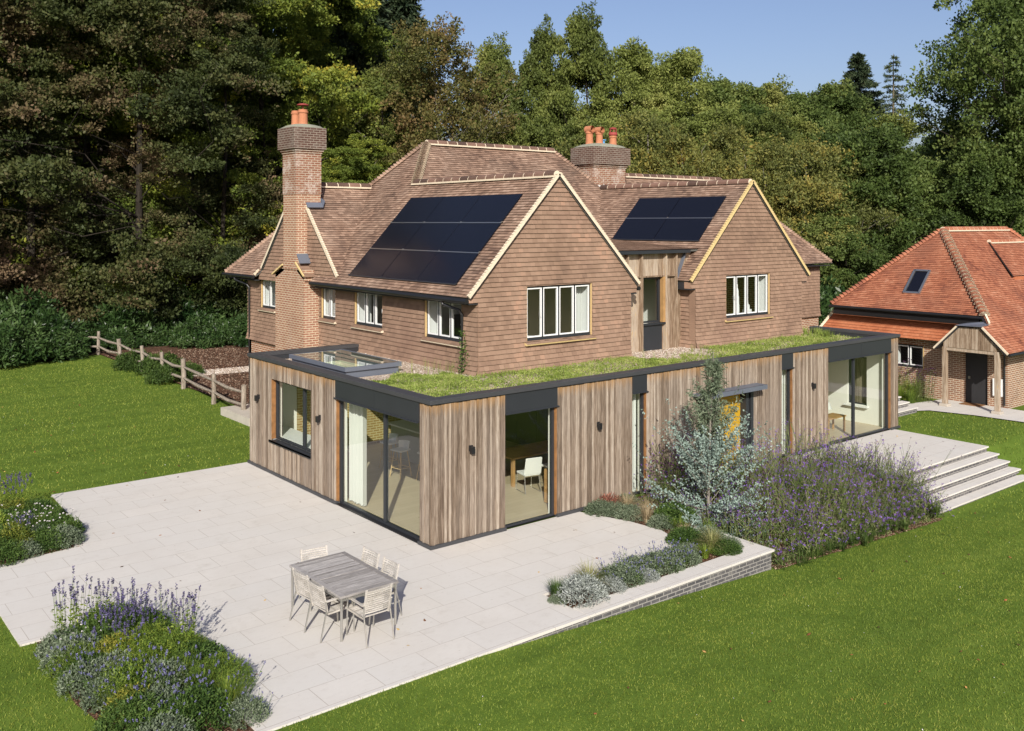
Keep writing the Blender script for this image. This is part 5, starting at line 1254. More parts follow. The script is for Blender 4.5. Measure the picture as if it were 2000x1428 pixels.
bush_mesh('shrub',33,1.3,1.2,'leaf_shrub',n=80,per=80,L=.14,W=.4,rc=(.14,.28))
GR='dark rhododendrons along the wood edge'
for k,(x,y,s,l) in enumerate(((-7.5,33.6,.95,'rhododendron at the far left edge of the lawn'),(-4.6,34.4,1.1,'rhododendron second from the left edge of the lawn'),(-1.8,34.6,1.0,'tall rhododendron in the middle of the left bank'),(.6,35.4,.85,'rhododendron rising left of the fence end'),(2.4,37.5,.6,'rhododendron touching the far end of the fence'),(-3.2,36.8,1.35,'taller rhododendron in the second row of the left bank'),(-6.5,37,1.4,'taller rhododendron at the back of the left bank'),(-.2,38,1.25,'rhododendron at the back beside the fence end'))):
    bush('rhodo',x,y,s,l,group=GR,name='rhododendron')
for k,(x,y,s,l) in enumerate(((4.6,36.6,.5,'low green bush behind the last fence posts'),(6.6,37,.5,'low bush in shade beyond the bark bed'),(8.6,35.2,.85,'leafy bush midway along the back of the bark bed'),(10.6,34.2,.8,'bright leafy bush near the house corner, beyond the bark bed'),(12.6,33.4,.85,'leafy bush hidden mostly by the house corner'),(5.6,39,1.3,'taller shaded bush behind the bark bed'),(9,39.5,1.4,'tall shaded bush behind the bark bed, nearer the house'),(12.4,38,1.4,'tall shaded bush beside the house corner'))):
    bush('rhodoB',x,y,s,l,group='bushes beyond the bark garden',name='bush')
bush('shrub',3.1,29.2,.75,'leafy climber on the fence left of the middle post',name='climber'); bush('shrub',3.4,26.4,.85,'leafy climber spreading over the middle of the fence',name='climber'); bush('shrub',3.0,24.3,.7,'leafy climber falling over the fence right of the middle',name='climber'); bush('shrub',4.3,25.6,.5,'small bush behind the fence beside the gravel walk')
for k,(u,d,s) in enumerate(((1650,50,1.4),(1585,48,1.3),(1700,53,1.4))): x,y=at(u,d); bush('rhodo',x,y,s,('dark bush behind the annex roof, left','low bush behind the rear wing wall','dark bush behind the annex roof, right')[k],name='bush')
# ================================================================== PLANTS
def mound(key,seed,R,H,mat,n=900,L=.07,W=.3,spread=.9):
    """many upright leafy shoots from a cushion"""
    r=rg(seed); acc=Acc(); a=r.uniform(0,6.283,n); q=r.random(n)**.55*R; z=H*np.sqrt(np.maximum(0,1-(q/R)**2))*r.uniform(.35,1,n)
    base=np.stack([q*np.cos(a),q*np.sin(a),z],1)
    for k in range(5):
        out=unit(np.stack([np.cos(a)*q/R*spread,np.sin(a)*q/R*spread,np.full(n,.75)],1)+r.normal(size=(n,3))*.35)
        P=base+out*L*.55*k*.6+r.normal(size=(n,3))*.008; Dv=unit(out+r.normal(size=(n,3))*.75); S=unit(np.cross(Dv,rdir(r,n)))
        V,F=leaf_quads(P,Dv,S,L*(.7+.6*r.random(n)),L*W,.1); acc.add(V,F)
    m=acc.mesh(key); m.materials.append(MAT[mat]); TREES[key]=m
def blades(acc,r,C,n,H,spread,w,curve=.5,R=.05,mats=None,seg=4):
    a=r.uniform(0,6.283,n); out=np.stack([np.cos(a),np.sin(a),np.zeros(n)],1); l=H*r.uniform(.65,1.1,n); sp=spread*r.uniform(.2,1,n)
    base=np.array(C)+out*(r.random(n)*R)[:,None]; side=np.stack([-np.sin(a),np.cos(a),np.zeros(n)],1); rv=r.random(n)
    prev=None
    for k in range(seg+1):
        t=k/seg; p=base+out*(sp*l*(t**1.7))[:,None]*1.0+np.array([0,0,1])*(l*(t-curve*t*t*sp))[:,None]
        ww=w*(1-t)**.6+.0005
        cur=(p-side*ww,p+side*ww)
        if prev is not None:
            V=np.stack([prev[0],prev[1],cur[1],cur[0]],1).reshape(-1,3); acc.add(V,np.arange(4*n).reshape(-1,4),rv)
        prev=cur
def tussock(key,seed,n,H,spread,w,mat,curve=.6,R=.08):
    r=rg(seed); acc=Acc(); blades(acc,r,(0,0,0),n,H,spread,w,curve,R); m=acc.mesh(key); m.materials.append(MAT[mat]); TREES[key]=m
mound('lav',41,.32,.30,'leaf_lavender',n=620,L=.045,W=.32); mound('silver',42,.3,.26,'leaf_silver_green',n=800,L=.036,W=.4)
mound('catmint',43,.42,.28,'leaf_silver_green',n=900,L=.042,W=.5); mound('green',44,.5,.42,'leaf_green',n=1300,L=.048,W=.42); mound('bright',45,.45,.45,'leaf_bright',n=1000,L=.052,W=.38); mound('yellow',46,.4,.5,'leaf_yellow',n=620,L=.065,W=.32)
mound('fern',47,.5,.45,'leaf_bright',n=1500,L=.05,W=.18); mound('red',48,.25,.28,'leaf_red',n=260,L=.06,W=.25)
tussock('feather',51,420,.52,.85,.0028,'feather_grass',.9); tussock('feather_pale',52,380,.5,.9,.0028,'feather_pale',.8); tussock('sedge',53,160,.5,.8,.006,'leaf_bright',.7,.1); tussock('annexgrass',55,300,.75,.6,.005,'leaf_bright',.5,.2); tussock('finegrass',54,420,.36,.55,.0025,'leaf_green',.5)
def spikes(key,seed,n,H,R,stem,head,hl=.11,hr=.014,lean=.12,leafy=10,leafL=.07,hfrac=.5):
    """upright stems that end in dense flower spikes; returns two meshes"""
    r=rg(seed); a1=Acc(); a2=Acc()
    for k in range(n):
        a=r.uniform(0,6.283); q=r.random()**.5*R; p=np.array([q*math.cos(a),q*math.sin(a),0]); h=H*r.uniform(.6,1.1); tip=p+np.array([math.cos(a)*q*.35+r.normal()*lean*h*.5,math.sin(a)*q*.35+r.normal()*lean*h*.5,h])
        d=unit(tip-p); s=unit(np.cross(d,np.array([.3,.9,.1]))); s2=np.cross(d,s)
        for sd in (s,s2):
            V=np.array([p-sd*.0035,p+sd*.0035,tip+sd*.002,tip-sd*.002]); a1.add(V,np.array([[0,1,2,3]]))
        m=leafy; u=r.uniform(.1,.8,m); P=p+(tip-p)*u[:,None]; Dv=unit(rdir(r,m)*np.array([1,1,.3])+np.array([0,0,.25])); S=unit(np.cross(Dv,rdir(r,m))); V,F=leaf_quads(P,Dv,S,leafL*(.6+.7*r.random(m)),leafL*.4,.1); a1.add(V,F)
        if r.random()<hfrac*2:
            m=26; L_=hl*r.uniform(.6,1.2); u=r.random(m); P=tip+d*(u*L_)[:,None]; Dv=unit(rdir(r,m)*np.array([1,1,.4])+np.array([0,0,.35])); S=unit(np.cross(Dv,rdir(r,m))); V,F=leaf_quads(P,Dv,S,hr*1.8,hr*1.3,.2); a2.add(V,F)
    m1=a1.mesh(key); m1.materials.append(MAT[stem]); m2=a2.mesh(key+'_flowers'); m2.materials.append(MAT[head]); TREES[key]=(m1,m2)
spikes('agastache',61,34,.85,.30,'leaf_green','flower_spike',hl=.13,hr=.016,leafy=9); spikes('agastache_y',62,26,.9,.28,'leaf_bright','flower_spike',hl=.12,hr=.015,leafy=12)
spikes('catmint_fl',63,46,.34,.42,'leaf_green','flower_blue',hl=.04,hr=.008,leafy=4,leafL=.04); spikes('gaura',64,46,.55,.4,'leaf_green','flower_white',hl=.012,hr=.011,leafy=12,leafL=.05,lean=.3,hfrac=.25); spikes('bluedots',65,26,.33,.3,'leaf_green','flower_blue',hl=.03,hr=.006,leafy=4,leafL=.04)
def dots(key,seed,n,R,H,mat,size=.02,top=.8):
    r=rg(seed); a=r.uniform(0,6.283,n); q=r.random(n)**.5*R; z=H*np.sqrt(1-(q/R*.9)**2)*r.uniform(top,1.15,n); C=np.stack([q*np.cos(a),q*np.sin(a),z],1)
    acc=Acc(); clumps_leaves(acc,r,C,np.full(n,size),7,size*1.3,.8); m=acc.mesh(key); m.materials.append(MAT[mat]); TREES[key]=m
def plant(key,x,y,s,label,cat='plant',name='plant',z=None,group=None,extra=None,sz=None):
    z=0 if z is None else z; m=TREES[key]; rz=rnd.uniform(0,6.28)
    if isinstance(m,tuple):
        o=D.objects.new(name,m[0]); COL.objects.link(o); f=D.objects.new('flowers',m[1]); COL.objects.link(f); f.parent=o; f['kind']='stuff'
    else: o=D.objects.new(name,m); COL.objects.link(o)
    if extra:
        e=TREES[extra]
        for mm in (e if isinstance(e,tuple) else (e,)): f=D.objects.new('flower_stems',mm); COL.objects.link(f); f.parent=o; f['kind']='stuff'
    o.location=(x,y,z); o.rotation_euler=(0,0,rz); o.scale=(s,s,sz or s); return tag(o,label,cat,group)
# raised bed by the retaining wall
zb=-.05
for a in (('finegrass',.42,-3.45,1.15,'tuft of fine green grass at the left tip of the raised bed','grass'),('lav',.72,-3.78,1.35,'silvery lavender cushion at the left end of the raised bed','lavender'),('feather',1.22,-3.45,1.25,'arching golden feather grass left of the blue catmint','grass'),('lav',1.45,-3.82,.8,'small silver cushion between the feather grass and the catmint','lavender'),('silver',.3,-3.6,.55,'tiny grey cushion below the tuft of fine grass','plant')):
    plant(a[0],a[1],a[2],a[3],a[4],a[5],z=zb,name={'grass':'ornamental_grass','lavender':'lavender','plant':'cushion_plant'}[a[5]])
for a in (('silver',5.0,-3.72,.9,'grey-green cushion right in the corner of the low wall'),('green',4.75,-3.85,.6,'small green plant on the coping near the wall corner'),('sedge',4.2,-3.75,.75,'arching sedge left of the corner feather grass'),('feather_pale',4.75,-2.75,.9,'straw-coloured tuft behind the corner feather grass'),('red',4.95,-3.35,.7,'small reddish plant near the wall corner')): plant(a[0],a[1],a[2],a[3],a[4],z=zb,name='border_plant')
for k,(x,y,s,l) in enumerate(((1.95,-3.6,1.0,'blue-flowered catmint nearest the feather grass'),(2.5,-3.5,1.0,'blue-flowered catmint in the middle of the clump by the wall'),(3.05,-3.6,1.0,'blue-flowered catmint spilling on the wall coping'),(3.6,-3.6,.95,'blue-flowered catmint at the right of its clump'))): plant('catmint',x,y,s,l,'catmint','catmint',z=zb,extra='catmint_fl',group='catmint along the low wall')
for a in (('lav',2.35,-3.88,.7,'grey cushion in front of the catmint clump'),('feather',4.6,-3.6,1.2,'pale green feather grass near the corner of the low wall'),('silver',5.0,-3.2,1.15,'grey-green cushion inside the wall corner'),('green',4.5,-3.0,.8,'green leafy plant behind the corner feather grass'),('silver',4.15,-3.35,.7,'grey cushion at the patio corner'),('sedge',5.0,-2.4,.9,'yellow-green sedge under the silver eucalyptus'),('silver',4.95,-1.9,1.0,'grey-green cushion at the curved patio edge'),('feather_pale',5.0,-1.4,1.1,'straw-coloured feather grass at the curved patio edge'),('silver',4.85,-1.0,1.1,'silvery cushion midway along the curved patio edge'),('feather_pale',5.1,-.65,1.25,'tall straw-coloured feather grass by the timber wall'),('silver',4.55,-.35,1.15,'blue-grey cushion where the patio meets the timber wall'),('red',4.95,-.22,1.15,'reddish plant against the timber wall'),('silver',4.8,-.6,1.0,'grey cushion beside the reddish plant'),('green',5.4,-1.9,1.0,'green plant at the foot of the eucalyptus'),('feather_pale',5.45,-1.0,1.0,'straw grass behind the silvery cushions'),('sedge',5.35,-2.9,.8,'arching sedge beside the right coping stones'),('silver',5.5,-.3,1.0,'grey plant below the first slot window')):
    plant(a[0],a[1],a[2],a[3],a[4],z=zb,name={'feather':'ornamental_grass','feather_pale':'ornamental_grass','sedge':'ornamental_grass','red':'red_plant'}.get(a[0],'cushion_plant'))
# bottom-left bed
BL=[('silver',-7.1,-1.6,1.3,'grey cushion spilling on the lawn at the left of the lower left bed'),('green',-6.95,-3.3,1.0,'green cushion spilling on the lawn at the bottom edge'),('fern',-7.1,-1.0,.85,'feathery plant spilling on the lawn at the left of the bed'),('annexgrass',-7.0,-2.6,.65,'arching grass spilling on the lawn near the bottom'),('silver',-6.8,-3.9,1.3,'grey cushion at the very bottom left of the bed'),('annexgrass',-6.4,-1.7,.75,'arching green grass in the middle of the lower left bed'),('annexgrass',-6.05,-2.5,.7,'arching grass near the paving low in the left bed'),('annexgrass',-6.75,-1.45,.6,'fine arching grass towards the lawn side of the bed'),('agastache',-6.35,-1.1,.8,'violet spikes just above the feathery plants'),('catmint_fl',-5.85,-3.1,1.3,'sprawling blue-flowered stems by the paving near the bottom'),('catmint_fl',-6.5,-2.8,1.4,'sprawling blue-flowered stems near the bottom of the frame'),('catmint_fl',-6.95,-1.0,1.3,'sprawling blue-flowered stems at the lawn side of the bed'),('gaura',-6.75,-.3,.9,'airy white-dotted plant under the tallest spikes'),('fern',-6.65,-2.0,.9,'feathery green plant left of the middle of the bed'),('fern',-5.7,-1.6,.8,'feathery plant spilling on the paving at the right of the bed'),('annexgrass',-5.8,-3.6,.7,'arching grass at the patio corner'),('silver',-7.1,-.15,1.2,'grey-green cushion under the tallest spikes at the left'),('green',-7.05,-1.35,.8,'green cushion at the lawn edge of the lower left bed'),('silver',-6.95,-2.3,1.3,'grey cushion on the lawn edge near the bottom of the frame'),('sedge',-6.9,-1.9,.9,'strappy green clump on the lawn edge of the lower left bed'),('green',-6.55,-.15,.95,'bushy green plant between the tall spikes'),('agastache',-6.15,-.15,.85,'violet spikes at the back centre of the lower left bed'),('yellow',-6.9,-2.9,.8,'yellowish plant at the lawn edge near the bottom of the frame'),('green',-6.35,.0,1.05,'rounded green bush at the top of the lower left bed'),('green',-5.98,-.35,.95,'green bush right of the tallest spikes in the lower left bed'),('agastache_y',-6.95,.15,1.0,'tall violet spikes at the top left of the lower left bed'),('agastache_y',-6.62,.05,.92,'violet spikes with yellow-green leaves beside the tallest ones'),('agastache',-6.3,-.55,.85,'violet-blue flower spikes in the middle of the lower left bed'),('agastache',-5.95,-.85,.85,'violet-blue spikes at the right of the middle clump'),('agastache',-6.6,-.75,.8,'violet-blue spikes at the left of the middle clump'),('agastache_y',-5.62,-1.15,.92,'violet spikes leaning over the paving at the right of the lower left bed'),('agastache_y',-5.72,-1.7,.85,'violet spikes overhanging the paving lower right'),('silver',-7.05,-.75,1.5,'grey-green cushion at the left edge of the lower left bed'),('green',-6.85,-.5,.8,'green plant at the left edge under the spikes'),('yellow',-6.6,-1.15,.85,'yellow-leaved plant in the lower left bed'),('fern',-6.2,-1.35,1.15,'feathery green plant in the middle of the lower left bed'),('fern',-6.0,-1.9,1.1,'feathery bright green plant below the middle of the bed'),('green',-5.75,-2.2,1.0,'green bush at the right edge of the lower left bed'),('silver',-6.75,-1.7,1.4,'grey-green cushion left of the feathery plants'),('silver',-6.35,-2.45,1.5,'blue-grey cushion at the bottom of the lower left bed'),('bright',-6.75,-2.4,1.0,'bright green plant at the lower left edge of the bed'),('sedge',-5.95,-3.0,1.2,'clump of strappy bright leaves at the bottom of the frame'),('sedge',-5.75,-3.35,1.1,'second clump of strappy leaves near the patio corner'),('fern',-5.65,-2.85,.95,'feathery plant beside the patio edge near the bottom'),('silver',-6.6,-3.2,1.4,'grey cushion cut by the bottom edge of the frame'),('lav',-6.45,-1.95,1.0,'lavender-grey cushion in the heart of the lower left bed'),('green',-6.25,-3.6,1.0,'green plant at the very bottom of the frame'),('red',-5.75,-2.55,.9,'dark brownish plant at the right edge of the lower left bed'),('silver',-5.7,-3.9,1.0,'grey cushion near the patio corner at the bottom')]
for a in BL: plant(a[0],a[1],a[2],a[3],a[4],z=-.03,name={'agastache':'spiked_flower','agastache_y':'spiked_flower','sedge':'strappy_plant','fern':'feathery_plant'}.get(a[0],'cushion_plant'),extra='bluedots' if a[0]=='silver' and a[2]<-1.5 else None)
LB=[('annexgrass',-6.0,6.2,.7,'arching grass among the white flowers'),('agastache_y',-6.5,5.5,.7,'short violet spikes at the front of the upper left bed'),('silver',-6.6,5.0,1.1,'grey cushion at the bottom edge of the upper left bed'),('annexgrass',-5.7,5.6,.55,'fine grass leaning on the paving by the upper left bed'),('green',-7.0,4.95,.9,'green cushion at the frame edge, bottom of the upper left bed'),('agastache_y',-6.3,8.3,.9,'tall violet spikes against the lawn at the back of the upper left bed'),('gaura',-6.3,6.0,1.1,'white-flowered airy plant at the top of the upper left bed'),('gaura',-6.0,5.6,1.05,'white-flowered plant at the right of the upper left bed'),('gaura',-6.75,6.3,1.1,'white-flowered plant at the left frame edge'),('green',-5.75,5.9,.95,'green cushion at the paving edge of the upper left bed'),('silver',-5.85,5.25,1.35,'grey-green cushion at the lower right of the upper left bed'),('green',-6.15,5.25,.9,'low green plant at the bottom of the upper left bed'),('silver',-6.2,5.6,1.3,'grey cushion in the middle of the upper left bed'),('yellow',-6.75,5.3,1.0,'yellow-leaved plant at the bottom of the upper left bed'),('yellow',-6.65,5.8,.9,'yellow-green plant among the white flowers'),('yellow',-6.35,7.4,1.0,'yellow-green leafy plant at the back of the upper left bed'),('agastache_y',-6.2,7.9,.95,'violet spikes at the very back of the upper left bed'),('agastache_y',-6.8,7.3,1.0,'violet spikes cut by the left frame edge'),('green',-5.85,7.4,1.0,'green bush at the back right of the upper left bed'),('green',-6.5,6.8,1.1,'green bush behind the white flowers'),('bright',-6.9,6.6,1.1,'bright green plant cut by the left frame edge'),('green',-7.2,5.6,1.2,'dark green plant in the corner of the upper left bed'),('gaura',-5.95,6.7,1.0,'white-flowered plant leaning to the paving at the back')]
for a in LB: plant(a[0],a[1],a[2],a[3],a[4],z=-.02,name={'gaura':'white_flower','agastache_y':'spiked_flower'}.get(a[0],'cushion_plant'))
# tall verbena drift
def verbena():
    r=rg(71); st=Acc(); fl=Acc(); fd=Acc(); n=3000; base=[];tip=[]
    x=r.uniform(5.75,12.85,n); y=-4.35+ (r.random(n))*3.95
    keep=~((x>8.2)&(y>-1.3))&~((x<6.9)&(y<-3.0)&(r.random(n)<.5))
    x=x[keep];y=y[keep];n=len(x)
    ed=np.clip((y+4.6)/.9,.35,1)*np.clip((13.4-x)/.9,.5,1)*np.clip((x-5.4)/1.5,.5,1)
    zb=np.array([lawn_z(a,b) for a,b in zip(x,y)]); h=1.3*ed*r.uniform(.45,1.18,n)*(.85+.25*np.sin(x*2.1+y*1.3))
    P=np.stack([x,y,zb],1); lean=r.normal(size=(n,3))*.30; lean[:,2]=0; T=P+np.stack([np.zeros(n),np.zeros(n),h],1)+lean*h[:,None]+np.array([.1,-.1,0])*h[:,None]
    M=(P+T)/2+r.normal(size=(n,3))*.04
    for s in (np.array([.0045,-.0035,0]),np.array([.0035,.0045,0])):
        for A,B in ((P,M),(M,T)):
            V=np.stack([A-s,A+s,B+s*.7,B-s*.7],1).reshape(-1,3); st.add(V,np.arange(4*n).reshape(-1,4))
    # side shoots near the top, each ending in a small head
    k=3; Tt=np.repeat(M+(T-M)*.55,k,0); E=np.repeat(T,k,0)+r.normal(size=(n*k,3))*np.array([.12,.12,.09]); s=np.array([.003,-.002,.002])
    V=np.stack([Tt-s,Tt+s,E+s*.6,E-s*.6],1).reshape(-1,3); st.add(V,np.arange(4*n*k).reshape(-1,4))
    heads=np.concatenate([T,E]); hr=r.uniform(.012,.027,len(heads)); live=r.random(len(heads)); sel=live<.33
    clumps_leaves(fl,r,heads[sel],hr[sel],9,.022,.8); clumps_leaves(fd,r,heads[~sel],hr[~sel]*.75,7,.016,.8)
    # basal foliage
    m=n*13; ii=r.integers(0,n,m); u=r.random(m)**1.4*.8; Q=P[ii]+(T[ii]-P[ii])*u[:,None]+r.normal(size=(m,3))*np.array([.06,.06,.03]); Dv=unit(rdir(r,m)*.8+np.array([0,0,.55])); S=unit(np.cross(Dv,rdir(r,m))); V,F=leaf_quads(Q,Dv,S,.11*(.6+.8*r.random(m)),.022,.1); st.add(V,F)
    o=link('verbena_drift',st.mesh('verbena_drift'),'verbena_stem'); o['kind']='stuff'; o['label']='tall wiry purple verbena filling the bed below the timber wall'
    for a,nm,mt in ((fl,'fresh_flowers','flower_purple'),(fd,'faded_flowers','flower_dusk')): link(nm,a.mesh(nm),mt,o)
verbena()
r=rg(73); acc=Acc()
for k in range(46): blades(acc,r,(r.uniform(5.8,12.5),r.uniform(-4.6,-4.0),-.55),60,.4,.9,.006,.7,.08)
o=link('bed_edge_grass',acc.mesh('bed_edge_grass'),'leaf_shrub'); o['kind']='stuff'
# small purple plant left of the eucalyptus by slot window
spikes('verbena_small',74,60,1.2,.42,'verbena_stem','flower_dusk',hl=.03,hr=.014,leafy=6,lean=.2)
plant('verbena_small',6.9,-.5,1.0,'purple verbena in front of the first slot window','plant','verbena',z=-.15); plant('verbena_small',6.3,-.9,.95,'dark-stemmed verbena left of the eucalyptus','plant','verbena',z=-.15)
# eucalyptus
def eucalyptus(x,y):
    r=rg(81); zb=lawn_z(x,y); H=4.1; t=thing('eucalyptus_tree','slender silver-blue eucalyptus tree in front of the timber wall','tree',(x,y,zb))
    mb=MB(); top=(x+.25,y+.05,zb+H); mb.tube([(x,y,zb-.1),(x+.02,y,zb+1.2),(x+.12,y+.03,zb+2.6),top],[.035,.028,.02,.005],8); acc=Acc(); acc2=Acc()
    zs=[0,.2,1.0,1.5,2.2,3.0,3.6,4.3]; hwid=[.55,.85,1.1,1.05,.78,.4,.2,.05]
    for k in range(125):
        f=r.random()**.95; z=.05+f*(H-.3); a=r.uniform(0,6.283)
        l=np.interp(z+.25,zs,hwid)*r.choice([.4,.6,.8,1.0,1.1,1.35]); l=max(l,.12)
        s=np.array([x+.25*(z/H)**1.5,y,zb+max(.05,z-.25*l)]); e=s+np.array([l*math.cos(a),l*math.sin(a),l*r.uniform(.5,1.6)-(0.6*l if z<.9 else 0)]); mid=(s+e)/2+np.array([0,0,-.07*l])
        mb.tube([tuple(s),tuple(mid),tuple(e)],[.008,.006,.003],4,cap=False)
        for q in range(4):
            ee=e+r.normal(size=3)*l*.2 if q else e; n=int((12+30*l)*(1.25 if z<2.3 else .9)); u=r.uniform(.22,1.04,n); P=s+(ee-s)*u[:,None]+r.normal(size=(n,3))*.022
            if z<2.1: Dv=unit(r.normal(size=(n,3))+np.array([0,0,.1])); L_=.052*(.7+.6*r.random(n)); W_=.040
            else: Dv=unit(r.normal(size=(n,3))*.6+np.array([0,0,-.55])+(ee-s)/l*.35); L_=.11*(.6+.7*r.random(n)); W_=.024
            S=unit(np.cross(Dv,rdir(r,n))); V,F=leaf_quads(P,Dv,S,L_,W_,.05); (acc if z<2.1 else acc2).add(V,F)
    part('trunk',mb,'bark_pale',t)
    for a_,mt,nm in ((acc,'leaf_silver','lower_foliage'),(acc2,'leaf_silver_green','upper_foliage')):
        me=a_.mesh(nm); v=np.empty(len(me.vertices)*3,np.float32); me.vertices.foreach_get('co',v); v=v.reshape(-1,3)-np.array([x,y,zb],np.float32); me.vertices.foreach_set('co',v.ravel()); link(nm,me,mt,t)
eucalyptus(6.0,-2.35)
# purple grasses by the annex
for k,(x,y,s,l) in enumerate(((24.2,3.3,1.1,'leggy plant under the annex window'),(23.9,2.4,1.2,'purple-topped plant right of the annex window'),(23.6,1.9,1.0,'arching grass beside the annex porch post'),(23.2,2.6,1.0,'arching grass above the short stone steps'))):
    plant('verbena_small' if k%2==0 else 'annexgrass',x,y,s,l,'plant','border_plant',z=0)
plant('annexgrass',23.0,2.0,.8,'low arching grass at the top of the side steps','plant','border_plant')
# weed climbing at the house corner on the green roof
r=rg(83); acc=Acc(); n=260; z=r.random(n)**1.6*1.1; P=np.stack([3.36+r.normal(size=n)*(.10-.06*z),3.5+r.normal(size=n)*(.10-.06*z),2.9+z],1); Dv=rdir(r,n); S=unit(np.cross(Dv,rdir(r,n))); V,F=leaf_quads(P,Dv,S,.06,.04); acc.add(V,F)
o=link('weed',acc.mesh('weed'),'leaf_green'); tag(o,'self-sown green weed climbing the downpipe at the house corner','plant')
# ================================================================== GRASS AND LITTER
def in_poly(x,y,poly):
    c=np.zeros(len(x),bool); n=len(poly)
    for i in range(n):
        x1,y1=poly[i];x2,y2=poly[(i+1)%n]
        m=((y1>y)!=(y2>y)); xx=(x2-x1)*(y-y1)/((y2-y1) if y2!=y1 else 1e-9)+x1; c^=m&(x<xx)
    return c
def tri_blades(P,r,h,w):
    n=len(P); a=r.uniform(0,6.283,n); s=np.stack([np.cos(a),np.sin(a),np.zeros(n)],1)*np.asarray(w).reshape(-1,1); tp=P+np.stack([r.normal(size=n)*.5,r.normal(size=n)*.5,np.ones(n)],1)*np.asarray(h).reshape(-1,1)
    V=np.stack([P-s,P+s,tp],1).reshape(-1,3); return V,np.arange(3*n).reshape(-1,3)
def lz(x,y):
    s=.72*np.clip((x+2)/14,0,1); t1=np.clip((.2-y)/4.4,0,1); t2=np.clip((-2.9-y)/1.3,0,1); w=np.clip((x-18.0)/.5,0,1); return -.03-s*(t1*(1-w)+t2*w)
def grass():
    r=rg(91); Ps=[];hs=[];ws=[]
    for (n,ulo,uhi,dlo,dhi,h,w) in ((230000,-60,2100,12.3,24,.035,.0065),(150000,-60,2100,24,50,.05,.013)):
        d=np.sqrt(r.uniform(dlo**2,dhi**2,n)); u=r.uniform(ulo,uhi,n); s=(u-1000)/CF*d
        x=CAM[0]+Fv[0]*d+Rv[0]*s; y=CAM[1]+Fv[1]*d+Rv[1]*s
        ok=~in_poly(x,y,PATIO)&~((x>-.02)&(x<18.7)&(y>-.0)&(y<9.3))&~((x>3.0)&(x<13)&(y>9))&~((x>3.4)&(x<26.8)&(y>3)&(y<20))&~((x>-1.9)&(x<5.62)&(y>-4.43)&(y<.1))
        ok&=~((x>5.5)&(x<12.7)&(y>-4.55)&(y<.1))&~((x>12.5)&(x<18.34)&(y>-4.27)&(y<.1))&~in_poly(x,y,[(-7.35,.5),(-5.72,.5),(-5.72,-7),(-6.2,-8),(-6.9,-5),(-7.4,-2)])&~in_poly(x,y,[(-9.5,4.4),(-7.6,4.6),(-5.7,4.85),(-5.22,6.2),(-5.3,8.4),(-6.5,9.6),(-10,10.2)])
        ok&=~in_poly(x,y,PATH)&~((x>24.4)&(y>-8))&~((x<3.2)&(y>33.4))&(y<34)&~((x>20)&(y>9))&~((x>19.4)&(x<21.8)&(y>.98)&(y<2))
        x=x[ok];y=y[ok]; Ps.append(np.stack([x,y,lz(x,y)-.004],1)); hs.append(np.full(len(x),h)*r.uniform(.5,1.4,len(x))); ws.append(np.full(len(x),w))
    V,F=tri_blades(np.concatenate(Ps),r,np.concatenate(hs),np.concatenate(ws)); o=link('lawn_grass',fmesh('lawn_grass',V,F),'grass_blade'); o['kind']='stuff'
grass()
def green_roof():
    r=rg(92); n=26000; x=r.uniform(.5,18.1,n); y=r.uniform(.45,2.95,n); x2=r.uniform(.7,3.1,7000); y2=r.uniform(2.6,4.55,7000); x=np.concatenate([x,x2]);y=np.concatenate([y,y2])
    edge=.33+.09*np.sin(x*3.1)+.07*np.sin(x*7.7+1)
    ok=(y>.42+edge*.75)&((x>.38+edge*.9))&~((x>8.9)&(x<12.0)&(y>2.0+.3*np.sin(x*5)))&((y<4.1+.3*np.sin(x*4))|(y<2.9))&(r.random(len(x))<.35+.75*(.5+.5*np.sin(x*1.7+2*np.sin(y*2.3))))
    x=x[ok];y=y[ok]; n=len(x); P=np.stack([x,y,np.full(n,2.875)],1); lum=.5+.5*np.sin(x*2.3+y*3)*np.sin(x*.9-y*2); h=.025+.09*lum**2*r.random(n)
    acc=Acc()
    for k in range(3):
        Q=P+r.normal(size=(n,3))*np.array([.02,.02,0])+np.array([0,0,1])*(h*k*.45)[:,None]; Dv=unit(r.normal(size=(n,3))*.7+np.array([0,0,.8])); S=unit(np.cross(Dv,rdir(r,n))); V,F=leaf_quads(Q,Dv,S,.045*(.6+.8*r.random(n)),.022,.1); acc.add(V,F)
    for k in range(170): 
        c=(r.uniform(1.0,17.5),r.uniform(1.0,2.7),2.88); blades(acc,r,c,8,.26,.5,.0022,.4,.05)
    for k in range(14): blades(acc,r,(r.uniform(2.0,3.3),r.uniform(3.2,4.7),2.88),7,.4,.4,.0022,.3,.05)
    for k in range(30): blades(acc,r,(r.uniform(17.5,18.2),r.uniform(2.0,3.2),2.88),14,.3,.6,.005,.4,.08)
    me=acc.mesh('green_roof_plants'); v=np.empty(len(me.vertices)*3,np.float32); me.vertices.foreach_get('co',v); v=v.reshape(-1,3)-np.array(world_off(E),np.float32); me.vertices.foreach_set('co',v.ravel()); o=link('sedum_planting',me,'sedum',E); o['kind']='stuff'; o['label']='patchy sedum and grass on the flat roof'
green_roof()
